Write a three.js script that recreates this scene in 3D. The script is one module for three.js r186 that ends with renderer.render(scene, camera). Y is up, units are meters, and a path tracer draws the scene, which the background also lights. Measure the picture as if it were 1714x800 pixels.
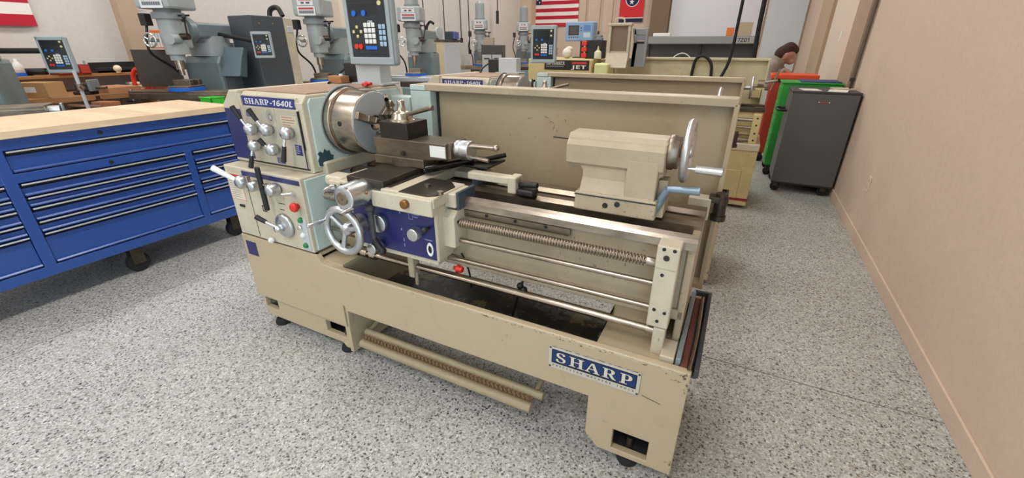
import * as THREE from 'three';
import { RoundedBoxGeometry } from 'three/addons/geometries/RoundedBoxGeometry.js';
import { mergeGeometries } from 'three/addons/utils/BufferGeometryUtils.js';
import { MarchingCubes } from 'three/addons/objects/MarchingCubes.js';
import { RectAreaLightUniformsLib } from 'three/addons/lights/RectAreaLightUniformsLib.js';

// ------------------------------------------------------------------ camera, sky, lights, exposure
const scene = new THREE.Scene();
const renderer = new THREE.WebGLRenderer({ antialias: true });
renderer.toneMapping = THREE.LinearToneMapping;
renderer.toneMappingExposure = 1.05;
renderer.shadowMap.enabled = true;
RectAreaLightUniformsLib.init();

const camera = new THREE.PerspectiveCamera(58.18, 1714 / 800, 0.05, 60);
camera.position.set(0, 1.4, 0);
camera.lookAt(-0.4152, 1.4 - 0.4115, -0.8113);
scene.add(camera);

scene.background = new THREE.Color(0.62, 0.84, 1.0);      // overcast daylight outside the bay door
scene.backgroundIntensity = 3.6;

const ROOM = { x0: -6.2, x1: 0.99, z0: -13, z1: 4.6, h: 4.3 };
const LAMP_POWER = 19.0;
const lampSpots = [];
for (const x of [-4.5, -1.2]) for (const z of [3.7, 1.3, -1.6, -4.6, -7.7, -10.8]) lampSpots.push([x, z]);

// ------------------------------------------------------------------ helpers
let seed = 7;
const rnd = () => { seed = (seed * 16807) % 2147483647; return (seed - 1) / 2147483646; };
const rr = (a, b) => a + (b - a) * rnd();
const used = new Map();
function numbered(n) { const k = used.get(n) ?? 0; used.set(n, k + 1); return k ? `${n}_${String(k).padStart(3, '0')}` : n; }
const origin = new WeakMap();
const V = (x, y, z) => new THREE.Vector3(x, y, z);

function plain(g) {
  const o = g.index ? g.toNonIndexed() : g;
  for (const k of Object.keys(o.attributes)) if (!['position', 'normal', 'uv'].includes(k)) o.deleteAttribute(k);
  return o;
}
function metreUV(g) {
  const p = g.attributes.position, n = g.attributes.normal, uv = new Float32Array(p.count * 2);
  for (let i = 0; i < p.count; i++) {
    const ax = Math.abs(n.getX(i)), ay = Math.abs(n.getY(i)), az = Math.abs(n.getZ(i));
    let u, v;
    if (ay >= ax && ay >= az) { u = p.getX(i); v = -p.getZ(i); } else if (ax >= az) { u = -p.getZ(i); v = p.getY(i); } else { u = p.getX(i); v = p.getY(i); }
    uv[2 * i] = u; uv[2 * i + 1] = v;
  }
  g.setAttribute('uv', new THREE.BufferAttribute(uv, 2));
  return g;
}
function join(geos) {
  geos = (Array.isArray(geos) ? geos : [geos]).map((g) => { const keep = g.userData?.keepUV; const q = plain(g); return keep ? q : metreUV(q); });
  return geos.length === 1 ? geos[0] : mergeGeometries(geos);
}
function part(parent, name, geos, material, label) {
  const g = join(geos), o = origin.get(parent);
  if (o) g.translate(-o.x, -o.y, -o.z);
  const m = new THREE.Mesh(g, material);
  m.name = name; m.castShadow = m.receiveShadow = true;
  if (label) m.userData.label = label;
  if (o) origin.set(m, o);
  parent.add(m);
  return m;
}
// a thing whose parts are given in world metres (world = true) or in its own frame
function thing(name, label, category, [x, y, z] = [0, 0, 0], turn = 0, group, world = false) {
  const o = new THREE.Group();
  o.name = numbered(name); o.position.set(x, y, z); o.rotation.y = turn;
  o.userData = { label, category };
  if (group) o.userData.group = group;
  if (world) origin.set(o, V(x, y, z));
  scene.add(o);
  return o;
}
function single(name, geos, material, label, category, group, at = [0, 0, 0], turn = 0) {
  const m = new THREE.Mesh(join(geos), material);
  m.name = numbered(name); m.position.set(...at); m.rotation.y = turn; m.castShadow = m.receiveShadow = true;
  m.userData = { label, category };
  if (group) m.userData.group = group;
  scene.add(m);
  return m;
}
function struct(name, geos, material, parent = scene) {
  const m = new THREE.Mesh(join(geos), material);
  m.name = parent === scene ? numbered(name) : name; m.castShadow = m.receiveShadow = true;
  if (parent === scene) m.userData.kind = 'structure';
  parent.add(m);
  return m;
}
function copy(o, label, [x, y, z], turn) {
  const c = o.clone();
  c.name = numbered(o.name.replace(/_\d{3}$/, ''));
  c.userData = { ...o.userData, label };
  c.position.set(x, y, z); if (turn !== undefined) c.rotation.y = turn;
  scene.add(c);
  return c;
}
// geometry
function box(x0, x1, y0, y1, z0, z1, b = 0) {
  const w = x1 - x0, h = y1 - y0, d = z1 - z0;
  const g = b ? new RoundedBoxGeometry(w, h, d, 2, Math.min(b, w / 2.01, h / 2.01, d / 2.01)) : new THREE.BoxGeometry(w, h, d);
  return g.translate((x0 + x1) / 2, (y0 + y1) / 2, (z0 + z1) / 2);
}
function plate(w, h, t = 0.003) { const g = new THREE.BoxGeometry(w, h, t); g.userData = { keepUV: true }; return g; }   // uv 0..1 on its face
function cyl(axis, x, y, z, r, len, seg = 24, r2 = r) {
  const g = new THREE.CylinderGeometry(r2, r, len, seg);
  if (axis === 'x') g.rotateZ(-Math.PI / 2); else if (axis === 'z') g.rotateX(Math.PI / 2);
  return g.translate(x, y, z);
}
function rod(a, b, r, seg = 12, r2 = r) {
  const p = V(...a), q = V(...b), d = q.clone().sub(p), g = new THREE.CylinderGeometry(r2, r, d.length(), seg);
  g.applyQuaternion(new THREE.Quaternion().setFromUnitVectors(V(0, 1, 0), d.clone().normalize()));
  return g.translate((p.x + q.x) / 2, (p.y + q.y) / 2, (p.z + q.z) / 2);
}
function ball(x, y, z, r, sx = 1, sy = 1, sz = 1) { return new THREE.SphereGeometry(r, 16, 12).scale(sx, sy, sz).translate(x, y, z); }
function tube(pts, r, seg = 40, rs = 8) { return new THREE.TubeGeometry(new THREE.CatmullRomCurve3(pts.map((p) => V(...p))), seg, r, rs); }
function spin(axis, x, y, z, prof, seg = 32) {        // prof: [radius, along axis]
  const g = new THREE.LatheGeometry(prof.map(([a, b]) => new THREE.Vector2(Math.max(a, 1e-5), b)), seg);
  if (axis === 'x') g.rotateZ(-Math.PI / 2); else if (axis === 'z') g.rotateX(Math.PI / 2);
  return g.translate(x, y, z);
}
function shapeOf(pts, holes = []) {
  const s = new THREE.Shape(pts.map(([a, b]) => new THREE.Vector2(a, b)));
  for (const h of holes) s.holes.push(new THREE.Path(h.map(([a, b]) => new THREE.Vector2(a, b))));
  return s;
}
function ext(pts, z0, z1, bevel = 0, holes = []) {    // outline in x,y swept from z0 to z1
  const g = new THREE.ExtrudeGeometry(shapeOf(pts, holes), { depth: z1 - z0 - 2 * bevel, bevelEnabled: bevel > 0, bevelThickness: bevel, bevelSize: bevel, bevelOffset: -bevel, bevelSegments: 2, curveSegments: 12 });
  return g.translate(0, 0, z0 + bevel);
}
function extX(pts, x0, x1, bevel = 0) {               // outline in z,y swept from x0 to x1
  const g = ext(pts.map(([z, y]) => [-z, y]), x0, x1, bevel);
  return g.rotateY(Math.PI / 2);
}
const rect = (x0, x1, y0, y1) => [[x0, y0], [x1, y0], [x1, y1], [x0, y1]];
const torus = (axis, x, y, z, R, r, seg = 36) => { const g = new THREE.TorusGeometry(R, r, 10, seg); if (axis === 'x') g.rotateY(Math.PI / 2); else if (axis === 'y') g.rotateX(Math.PI / 2); return g.translate(x, y, z); };

// ------------------------------------------------------------------ textures
function canvasTex(w, h, draw, srgb = true) {
  const c = document.createElement('canvas'); c.width = w; c.height = h;
  draw(c.getContext('2d'), w, h);
  const t = new THREE.CanvasTexture(c);
  if (srgb) t.colorSpace = THREE.SRGBColorSpace;
  t.wrapS = t.wrapT = THREE.RepeatWrapping;
  return t;
}
function dataTex(n, fn, srgb = true) {
  const d = new Uint8Array(n * n * 4);
  for (let j = 0; j < n; j++) for (let i = 0; i < n; i++) { const c = fn(i, j), k = 4 * (j * n + i); d[k] = c[0]; d[k + 1] = c[1]; d[k + 2] = c[2]; d[k + 3] = 255; }
  const t = new THREE.DataTexture(d, n, n);
  t.magFilter = THREE.LinearFilter; t.minFilter = THREE.LinearMipmapLinearFilter; t.generateMipmaps = true;
  t.wrapS = t.wrapT = THREE.RepeatWrapping; if (srgb) t.colorSpace = THREE.SRGBColorSpace; t.needsUpdate = true;
  return t;
}
function lattice(n) { const a = new Float32Array(n * n); for (let i = 0; i < n * n; i++) a[i] = rnd(); return (u, v) => {
  u = ((u % 1) + 1) % 1 * n; v = ((v % 1) + 1) % 1 * n; const i = Math.floor(u), j = Math.floor(v), f = u - i, g = v - j, s = f * f * (3 - 2 * f), t = g * g * (3 - 2 * g);
  const A = a[(j % n) * n + i % n], B = a[(j % n) * n + (i + 1) % n], C = a[((j + 1) % n) * n + i % n], D = a[((j + 1) % n) * n + (i + 1) % n];
  return (A + (B - A) * s) * (1 - t) + (C + (D - C) * s) * t; }; }
const n4 = lattice(5), n8 = lattice(11), n32 = lattice(37), n128 = lattice(120);
// worn machine paint: faint blotches and rub marks around white, multiplied onto the paint colour
const grimeTex = dataTex(512, (i, j) => { const u = i / 512, v = j / 512; const k = n4(u, v) * 0.4 + n8(u, v) * 0.3 + n32(u, v) * 0.2 + n128(u, v) * 0.1; let q = 214 + 41 * k; const sp = n128(u * 1 + 0.37, v); if (sp > 0.93 && n8(v, u) > 0.55) q *= 0.8; return [q, q * 0.995, q * 0.985]; });
const steelTex = dataTex(512, (i, j) => { const u = i / 512, v = j / 512; const k = n8(u, v) * 0.5 + n128(u * 0.25, v) * 0.3 + n32(u, v) * 0.2; const q = 170 + 85 * k; return [q, q * 0.97, q * 0.93]; });
const oilTex = dataTex(512, (i, j) => { const u = i / 512, v = j / 512; const a = n8(u, v) * 0.5 + n32(u, v) * 0.3 + n128(u, v) * 0.2; const b = n8(v, u); const d = a > 0.62 ? 70 : 28; const y = b > 0.66 ? 1 : 0; return [d + y * 50 * a, d + y * 32 * a, d * 0.9]; });
// flake epoxy floor: overlapping chips of white, grey, tan and charcoal
const floorTex = (() => { const N = 2048, cols = [[224, 224, 221], [207, 206, 203], [189, 188, 186], [176, 168, 158], [149, 146, 143], [106, 104, 103], [238, 238, 236], [197, 186, 172], [82, 80, 80]], wt = [24, 22, 16, 10, 10, 7, 14, 7, 4];
  const tot = wt.reduce((a, b) => a + b), pick = () => { let r = rnd() * tot; for (let k = 0; k < wt.length; k++) if ((r -= wt[k]) < 0) return k; return 0; };
  const d = new Uint8Array(N * N * 4); for (let k = 0; k < N * N; k++) { d[4 * k] = 201; d[4 * k + 1] = 200; d[4 * k + 2] = 196; d[4 * k + 3] = 255; }
  for (let f = 0; f < 150000; f++) { const c = cols[pick()], cx = rnd() * N, cy = rnd() * N, a = rr(2.2, 7), b = a * rr(0.45, 1), th = rnd() * 3.14, co = Math.cos(th), si = Math.sin(th), q = Math.ceil(a), sh = rr(0.94, 1.04);
    for (let y = -q; y <= q; y++) for (let x = -q; x <= q; x++) { const p = (x * co + y * si) / a, r = (-x * si + y * co) / b; if (Math.abs(p) + Math.abs(r) * 0.9 < 1.05) { const k = 4 * (((Math.floor(cy + y) + N) % N) * N + (Math.floor(cx + x) + N) % N); d[k] = Math.min(255, c[0] * sh); d[k + 1] = Math.min(255, c[1] * sh); d[k + 2] = Math.min(255, c[2] * sh); } } }
  const t = new THREE.DataTexture(d, N, N); t.magFilter = THREE.LinearFilter; t.minFilter = THREE.LinearMipmapLinearFilter; t.generateMipmaps = true; t.wrapS = t.wrapT = THREE.RepeatWrapping; t.colorSpace = THREE.SRGBColorSpace; t.repeat.set(1 / 1.9, 1 / 1.9); t.needsUpdate = true; return t; })();
const woodTex = dataTex(512, (i, j) => { const u = i / 512, v = j / 512; const strip = Math.floor(v * 6), tone = [0.97, 1.0, 0.94, 1.02, 0.96, 0.99][strip % 6]; const g = n128(u * 0.12 + strip * 0.17, v) * 0.6 + n32(u * 0.3, v) * 0.4; const q = tone * (0.9 + 0.12 * g); return [Math.min(255, 232 * q), Math.min(255, 202 * q), Math.min(255, 168 * q)]; });
const wallTex = dataTex(512, (i, j) => { const u = i / 512, v = j / 512; const k = n128(u, v) * 0.5 + n32(u, v) * 0.5; const q = 244 + 11 * k; return [q, q, q]; });

// ------------------------------------------------------------------ materials
const cache = new Map();
function M(hex, rough = 0.5, metal = 0, o = {}) {
  const key = [hex, rough, metal, o.k ?? '', o.cc ?? 0].join();
  if (cache.has(key)) return cache.get(key);
  const { k, cc, ...rest } = o;
  const m = new THREE.MeshPhysicalMaterial({ color: hex, roughness: rough, metalness: metal, clearcoat: cc ?? 0, clearcoatRoughness: 0.25, ...rest });
  cache.set(key, m); return m;
}
const P = {
  paint: M('#bcac92', 0.42, 0, { k: 'g', map: grimeTex }),
  cream: M('#d8c590', 0.42, 0, { k: 'g', map: grimeTex }),
  creamPale: M('#d3c8b2', 0.42, 0, { k: 'g', map: grimeTex }),
  green: M('#cbdcd8', 0.42, 0, { k: 'g', map: grimeTex }),  // pale green paint, lightened and cooled to carry daylight on right-facing sides
  blue: M('#2a2d66', 0.4, 0, { k: 'g', map: grimeTex }),
  toolBlue: M('#1c4790', 0.3, 0, { cc: 0.5 }),
  black: M('#1c1b1c', 0.5), rubber: M('#161616', 0.8), blackGloss: M('#111113', 0.2),
  steel: M('#d2cac2', 0.27, 1, { k: 's', map: steelTex }), steelDull: M('#b3a99e', 0.4, 1, { k: 's', map: steelTex }), steelDark: M('#5f5750', 0.45, 0.8, { k: 's', map: steelTex }),
  chrome: M('#dfe3e6', 0.2, 1), alu: M('#c9ccce', 0.35, 1), greyPaint: M('#83898c', 0.45), millPaint: M('#7f9094', 0.35, 0, { k: 'g', map: grimeTex }), millPale: M('#a8b0b2', 0.35, 0, { k: 'g', map: grimeTex }),
  brass: M('#9a7042', 0.35, 1), red: M('#d5301f', 0.4), white: M('#e6e4df', 0.5), greenKey: M('#1f7d46', 0.4), oil: M('#ffffff', 0.55, 0, { k: 'oil', map: oilTex }),
  wood: M('#ffffff', 0.5, 0, { k: 'w', map: woodTex }), charcoal: M('#46433f', 0.5), dark: M('#2b2a2a', 0.6), cardboard: M('#b98d5c', 0.85), brownPlank: M('#a5754c', 0.75),
  slate: M('#3c464c', 0.4), ltgrey: M('#b9bcbd', 0.45), orange: M('#d8742c', 0.5), bluePlastic: M('#1763c4', 0.4),
};
P.wall = new THREE.MeshStandardMaterial({ color: '#d2baa6', roughness: 0.85, map: wallTex });
P.floor = new THREE.MeshStandardMaterial({ color: '#d6d5d2', map: floorTex, roughness: 0.42 });
const serif = '"DejaVu Serif", serif', sans = '"DejaVu Sans", sans-serif';
const printed = (tex, rough = 0.45, metal = 0) => new THREE.MeshStandardMaterial({ map: tex, roughness: rough, metalness: metal });

// ------------------------------------------------------------------ the room
{
  const { x0, x1, z0, z1, h } = ROOM, T = 0.2;
  // floor: a bed with slabs on it, saw-cut joints left open between them
  const fl = struct('floor', box(x0 - T, x1 + T + 0, -0.22, -0.012, z0 - T, z1 + T), M('#3a3733', 0.9));
  const xs = [x0, -2.984, x1], zs = [z0, -9.86, -5.9, -1.94, 2.0, z1], g = 0.003;
  for (let i = 0; i < xs.length - 1; i++) for (let j = 0; j < zs.length - 1; j++) struct('slab', box(xs[i] + (i ? g : 0), xs[i + 1] - (i < xs.length - 2 ? g : 0), -0.012, 0, zs[j] + (j ? g : 0), zs[j + 1] - (j < zs.length - 2 ? g : 0)), P.floor, fl);
  struct('ceiling', box(x0 - T, x1 + T, h, h + T, z0 - T, z1 + T), M('#f0eeea', 0.9));
  struct('wall_left', box(x0 - T, x0, 0, h, z0 - T, z1 + T), new THREE.MeshStandardMaterial({ color: '#d8d0c9', roughness: 0.85, map: wallTex }));
  struct('wall_back', box(x0, x1, 0, h, z0 - T, z0), P.wall);
  struct('wall_front', box(x0, x1, 0, h, z1, z1 + T), M('#ded9d2', 0.85));
  // right wall with the open bay door beside the photographer
  const d0 = 0.5, d1 = 4.0, dh = 3.4;
  struct('wall_right', [box(x1, x1 + T, 0, h, z0, d0), box(x1, x1 + T, 0, h, d1, z1), box(x1, x1 + T, dh, h, d0, d1)], P.wall);
  struct('baseboard_right', box(x1 - 0.012, x1, 0, 0.085, -5.6, d0, 0.003), P.wall);
  // far part of the right wall: pilasters and a pale panel with conduit
  struct('trim_1', box(x1 - 0.05, x1, 0, h, -6.45, -5.75), M('#a98f78', 0.85));
  struct('trim_2', box(x1 - 0.03, x1, 0, h, -8.35, -6.5), M('#d8c6b4', 0.8));
  struct('trim_3', box(x1 - 0.06, x1, 0, h, -9.9, -8.5), M('#b39a80', 0.85));
  // pilasters on the far walls
  struct('trim_4', box(x0, x0 + 0.14, 0, h, -2.86, -2.69), M('#b79f86', 0.85));
  struct('trim_5', box(x0, x0 + 0.16, 0, h, -6.25, -5.7), M('#dccfbd', 0.85));
  struct('trim_6', box(-2.5, -2.06, 0, h, z0, z0 + 0.25), M('#7b6450', 0.85));
  struct('trim_7', box(x0, x0 + 0.35, 0, h, z0, z0 + 0.35), M('#cfb79c', 0.85));
}
// ceiling light panels
{
  const proto = { frame: [box(-0.32, 0.32, -0.03, 0.05, -0.63, -0.6), box(-0.32, 0.32, -0.03, 0.05, 0.6, 0.63), box(-0.32, -0.29, -0.03, 0.05, -0.6, 0.6), box(0.29, 0.32, -0.03, 0.05, -0.6, 0.6), box(-0.29, 0.29, 0.02, 0.05, -0.6, 0.6)] };
  const glow = new THREE.MeshStandardMaterial({ color: '#ffffff', emissive: '#f4f7ff', emissiveIntensity: 3, roughness: 0.6 });
  let first = null;
  lampSpots.forEach(([x, z], i) => {
    const lab = `white ceiling light panel over the ${x < -3 ? 'mills' : 'lathes'}, ${['nearest the front wall', 'second from the front wall', 'third from the front wall', 'third from the back wall', 'second from the back wall', 'nearest the back wall'][i % 6]}`;
    let t;
    if (!first) { t = first = thing('ceiling_light', lab, 'ceiling light', [x, 4.24, z], 0, 'ceiling light panels'); part(t, 'frame', proto.frame, P.white); part(t, 'diffuser', box(-0.29, 0.29, -0.02, -0.01, -0.6, 0.6), glow); } else t = copy(first, lab, [x, 4.24, z]);
    const L = new THREE.RectAreaLight('#fffdf9', LAMP_POWER, 0.56, 1.18);
    L.position.set(x, 4.2, z); L.rotation.x = -Math.PI / 2; L.name = 'panel_light'; scene.add(L);
  });
}

// ------------------------------------------------------------------ painted panels with their chips, scratches and a dark line
function blotch(c, W, H, n, a) { for (let k = 0; k < n; k++) { c.fillStyle = `rgba(${rnd() < 0.5 ? '255,252,244' : '150,138,118'},${a * rnd()})`; c.beginPath(); c.ellipse(rnd() * W, rnd() * H, rr(4, 60), rr(3, 26), rnd() * 3, 0, 7); c.fill(); } }
function chip(c, x, y, w, h, col = '#3b352e', n = 6) { c.fillStyle = col; for (let k = 0; k < n; k++) { c.beginPath(); const px = x + rr(-w, w), py = y + rr(-h, h); c.moveTo(px, py); for (let q = 0; q < 5; q++) c.lineTo(px + rr(-w, w) * 0.5, py + rr(-h, h) * 0.5); c.fill(); } }
const standTex = canvasTex(2048, 512, (c, W, H) => {
  c.fillStyle = '#f4f1ea'; c.fillRect(0, 0, W, H); blotch(c, W, H, 260, 0.05);
  const X = (x) => (x + 2.15) / 2.2 * W, Y = (y) => (1 - y / 0.55) * H;
  for (let k = 0; k < 46; k++) { const x = k < 34 ? rr(-0.72, 0.02) : rr(-1.5, -0.7); chip(c, X(x), Y(rr(0.474, 0.49)), rr(3, 13), rr(1.5, 6), rnd() < 0.75 ? '#35302a' : '#f6f6f2', 4); }
  for (const [x, y, w, h] of [[0.0, 0.47, 10, 14], [-0.02, 0.455, 16, 5], [-0.045, 0.475, 5, 12], [0.012, 0.43, 5, 20], [-0.61, 0.418, 2, 7], [-0.63, 0.39, 3, 3], [-0.22, 0.18, 7, 2], [0.0, 0.1, 9, 4], [0.013, 0.09, 3, 16], [-1.79, 0.29, 3, 4], [-1.84, 0.32, 2, 3], [-0.08, 0.345, 14, 2]]) chip(c, X(x), Y(y), w, h, '#3a332b', 5);
  c.fillStyle = '#ffffff'; for (let x = -1.5; x < 0.0; x += 0.012) { c.beginPath(); c.ellipse(X(x + rr(-0.004, 0.004)), Y(0.49), rr(8, 16), rr(4, 13), 0, 0, 7); c.fill(); }
  for (let k = 0; k < 30; k++) chip(c, X(rr(-0.75, 0.0)), Y(rr(0.478, 0.49)), rr(3, 9), rr(1.5, 4), '#35302a', 3);
  c.strokeStyle = '#2f2a24'; c.lineWidth = 2; c.beginPath(); c.moveTo(X(-0.11), Y(0.352)); c.lineTo(X(-0.05), Y(0.34)); c.stroke();
});
standTex.repeat.set(1 / 2.2, 1 / 0.55); standTex.offset.set(2.15 / 2.2, 0);
const guardTex = canvasTex(2048, 1024, (c, W, H) => {
  c.fillStyle = '#ece8de'; c.fillRect(0, 0, W, H); blotch(c, W, H, 420, 0.05);
  const X = (x) => (x + 1.5) / 1.56 * W, Y = (y) => (1 - (y - 0.45) / 0.8) * H;
  for (const [x, y, w, h] of [[-0.76, 1.11, 22, 6], [-0.73, 1.09, 16, 5], [-0.715, 1.07, 5, 16], [-0.70, 1.045, 4, 14], [-0.66, 1.1, 10, 6], [-0.83, 1.1, 16, 4], [-0.93, 1.02, 5, 6], [-0.8, 1.02, 9, 2], [-0.73, 0.87, 3, 8], [-0.76, 0.86, 10, 2], [-0.7, 1.12, 6, 3], [-1.18, 1.0, 14, 3], [-1.2, 0.98, 9, 3]]) chip(c, X(x), Y(y), w, h, '#4c453b', 6);
  c.strokeStyle = '#241f1b'; c.lineWidth = 6; c.beginPath(); c.moveTo(X(-0.715), Y(1.028)); c.lineTo(X(-0.50), Y(1.022)); c.stroke();  // dark line across the guard beside the tailstock
  for (let k = 0; k < 60; k++) { c.strokeStyle = `rgba(120,108,90,${rr(0.1, 0.4)})`; c.lineWidth = rr(1, 2.5); const x = X(rr(-1.3, 0)), y = Y(rr(0.6, 1.2)); c.beginPath(); c.moveTo(x, y); c.lineTo(x + rr(-30, 30), y + rr(-6, 6)); c.stroke(); }
});
guardTex.repeat.set(1 / 1.56, 1 / 0.8); guardTex.offset.set(1.5 / 1.56, -0.45 / 0.8);
const standPaint = new THREE.MeshPhysicalMaterial({ color: '#bcac92', map: standTex, roughness: 0.42 });
const guardPaint = new THREE.MeshPhysicalMaterial({ color: '#b9a98f', map: guardTex, roughness: 0.42 });

function spacedText(c, s, x, y, w) { const step = w / (s.length - 1); for (let k = 0; k < s.length; k++) c.fillText(s[k], x + k * step, y); }
const sharpPlateTex = canvasTex(1024, 300, (c, W, H) => {
  c.fillStyle = '#c9c3b8'; c.fillRect(0, 0, W, H);
  c.fillStyle = '#15130f'; c.fillRect(34, 30, W - 68, 196); c.fillStyle = '#1c3872'; c.fillRect(46, 44, W - 92, 168);
  c.fillStyle = '#d9d4ca'; c.textAlign = 'center'; c.textBaseline = 'middle'; c.font = `bold 188px ${serif}`;
  for (let k = 0; k < 5; k++) { c.save(); c.translate(146 + k * 183, 132); c.scale(1.22, 1); c.lineWidth = 16; c.strokeStyle = '#14120f'; c.strokeText('SHARP'[k], 0, 0); c.fillText('SHARP'[k], 0, 0); c.restore(); }
  c.fillStyle = '#2b2620'; c.font = `bold 36px ${sans}`; spacedText(c, 'PRECISION MACHINE TOOLS', 60, 258, W - 120);
});
const sharpSignTex = canvasTex(1024, 128, (c, W, H) => {
  c.fillStyle = '#2b2e72'; c.fillRect(0, 0, W, H); c.fillStyle = '#d9d6d0'; c.textBaseline = 'middle';
  const fit = (t, f, x, w) => { c.save(); c.font = f; c.translate(x, 66); c.scale(w / c.measureText(t).width, 1); c.fillText(t, 0, 0); c.restore(); };
  fit('SHARP', `bold 104px ${serif}`, 40, 500); fit('-1640L', `bold italic 104px ${sans}`, 545, 440);
});
const dialTex = canvasTex(256, 256, (c, W) => { c.fillStyle = '#b8ad9a'; c.fillRect(0, 0, W, W); c.strokeStyle = '#3a3a58'; for (const r of [30, 48, 66, 86, 106]) { c.lineWidth = r === 48 ? 10 : 3; c.beginPath(); c.arc(128, 128, r, 0, 7); c.stroke(); } for (let a = 0; a < 24; a++) { c.lineWidth = 3; c.beginPath(); c.moveTo(128 + 30 * Math.cos(a * 0.2618), 128 + 30 * Math.sin(a * 0.2618)); c.lineTo(128 + 112 * Math.cos(a * 0.2618), 128 + 112 * Math.sin(a * 0.2618)); c.stroke(); } });
const chartTex = canvasTex(128, 128, (c, W) => { c.fillStyle = '#2b2d68'; c.fillRect(0, 0, W, W); c.fillStyle = '#b9b4a6'; for (let k = 0; k < 4; k++) c.fillRect(14, 18 + 26 * k, rr(50, 96), 8); });
const noticeTex = canvasTex(256, 330, (c, W, H) => { c.fillStyle = '#d5cab4'; c.fillRect(0, 0, W, H); c.fillStyle = '#c8452c'; c.fillRect(0, 20, W, 46); c.strokeStyle = '#b8463a'; c.lineWidth = 5; c.strokeRect(6, 80, W - 12, H - 92); c.fillStyle = '#9b8f7e'; for (let k = 0; k < 8; k++) c.fillRect(24, 100 + 26 * k, rr(120, 205), 7); });
const redTextTex = canvasTex(256, 128, (c, W, H) => { c.fillStyle = '#bdb39c'; c.fillRect(0, 0, W, H); c.fillStyle = '#a0604e'; for (let k = 0; k < 4; k++) c.fillRect(16, 16 + 30 * k, rr(130, 220), 9); });
const apronTex = canvasTex(1024, 512, (c, W, H) => { c.fillStyle = '#22265f'; c.fillRect(0, 0, W, H); c.strokeStyle = '#8c90b4'; c.lineWidth = 4; c.strokeRect(735, 40, 44, 80); c.fillStyle = '#8c90b4'; for (const [x, y, w, h] of [[790, 60, 70, 8], [790, 86, 50, 8], [620, 60, 14, 22], [620, 240, 14, 22], [640, 340, 10, 40], [640, 400, 10, 40], [900, 300, 90, 10], [420, 200, 10, 40]]) c.fillRect(x, y, w, h); });
const screenTex = canvasTex(256, 400, (c, W, H) => {
  c.fillStyle = '#24292f'; c.fillRect(0, 0, W, H); c.fillStyle = '#1a1e24'; c.fillRect(12, 14, 190, 62); c.fillRect(12, 84, 190, 62);
  c.fillStyle = '#dfe6e8'; c.font = `bold 20px ${sans}`; c.fillText('C80', 128, 196);
});

// digital readout: a housing with screen, keypad and buttons, facing +z in its own frame
function readout(parent, at, turn, s = 1, tilt = 0) {
  const holder = new THREE.Group();
  const h = part(holder, 'digital_readout', [box(-0.125, 0.125, -0.165, 0.165, -0.045, 0, 0.018), box(-0.118, 0.118, 0.13, 0.16, -0.002, 0.006, 0.003), box(-0.118, 0.118, -0.16, -0.13, -0.002, 0.008, 0.004), box(-0.12, -0.1, -0.16, 0.16, -0.002, 0.006, 0.003), box(0.1, 0.12, -0.16, 0.16, -0.002, 0.006, 0.003)], M('#9aa3a5', 0.4), 'pale grey housing');
  const sc = plate(0.2, 0.262, 0.004); sc.translate(0, 0, 0.001);
  part(h, 'screen', sc, printed(screenTex, 0.2), 'dark display face');
  const key = (name, x, y, w, hh, m) => part(h, name, box(x - w / 2, x + w / 2, y - hh / 2, y + hh / 2, 0.003, 0.008, 0.002), m);
  for (let r = 0; r < 4; r++) for (let c = 0; c < 3; c++) key('key', -0.012 + c * 0.021, -0.005 - r * 0.021, 0.017, 0.017, P.white);
  for (let r = 0; r < 4; r++) for (let c = 0; c < 2; c++) key('key', 0.066 + c * 0.019, -0.012 - r * 0.022, 0.015, 0.018, M('#9fb9cc', 0.4));
  key('key', 0.009, -0.093, 0.062, 0.015, P.bluePlastic);
  for (const [x, y] of [[-0.058, -0.012], [-0.078, -0.03], [-0.038, -0.03], [-0.058, -0.048]]) key('arrow_key', x, y, 0.012, 0.012, M('#d8c98a', 0.4));
  for (const x of [-0.07, -0.047]) part(h, 'button', cyl('z', x, -0.088, 0.006, 0.0105, 0.008, 14), P.red);
  for (const x of [-0.065, -0.012]) part(h, 'button', cyl('z', x, 0.04, 0.006, 0.011, 0.006, 14), P.bluePlastic);
  for (const y of [0.115, 0.075]) part(h, 'button', cyl('z', 0.075, y, 0.006, 0.009, 0.006, 14), M('#d8cf9a', 0.35));
  h.position.set(...at); h.rotation.set(tilt, turn, 0); h.scale.setScalar(s); parent.add(h);
  return h;
}

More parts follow.
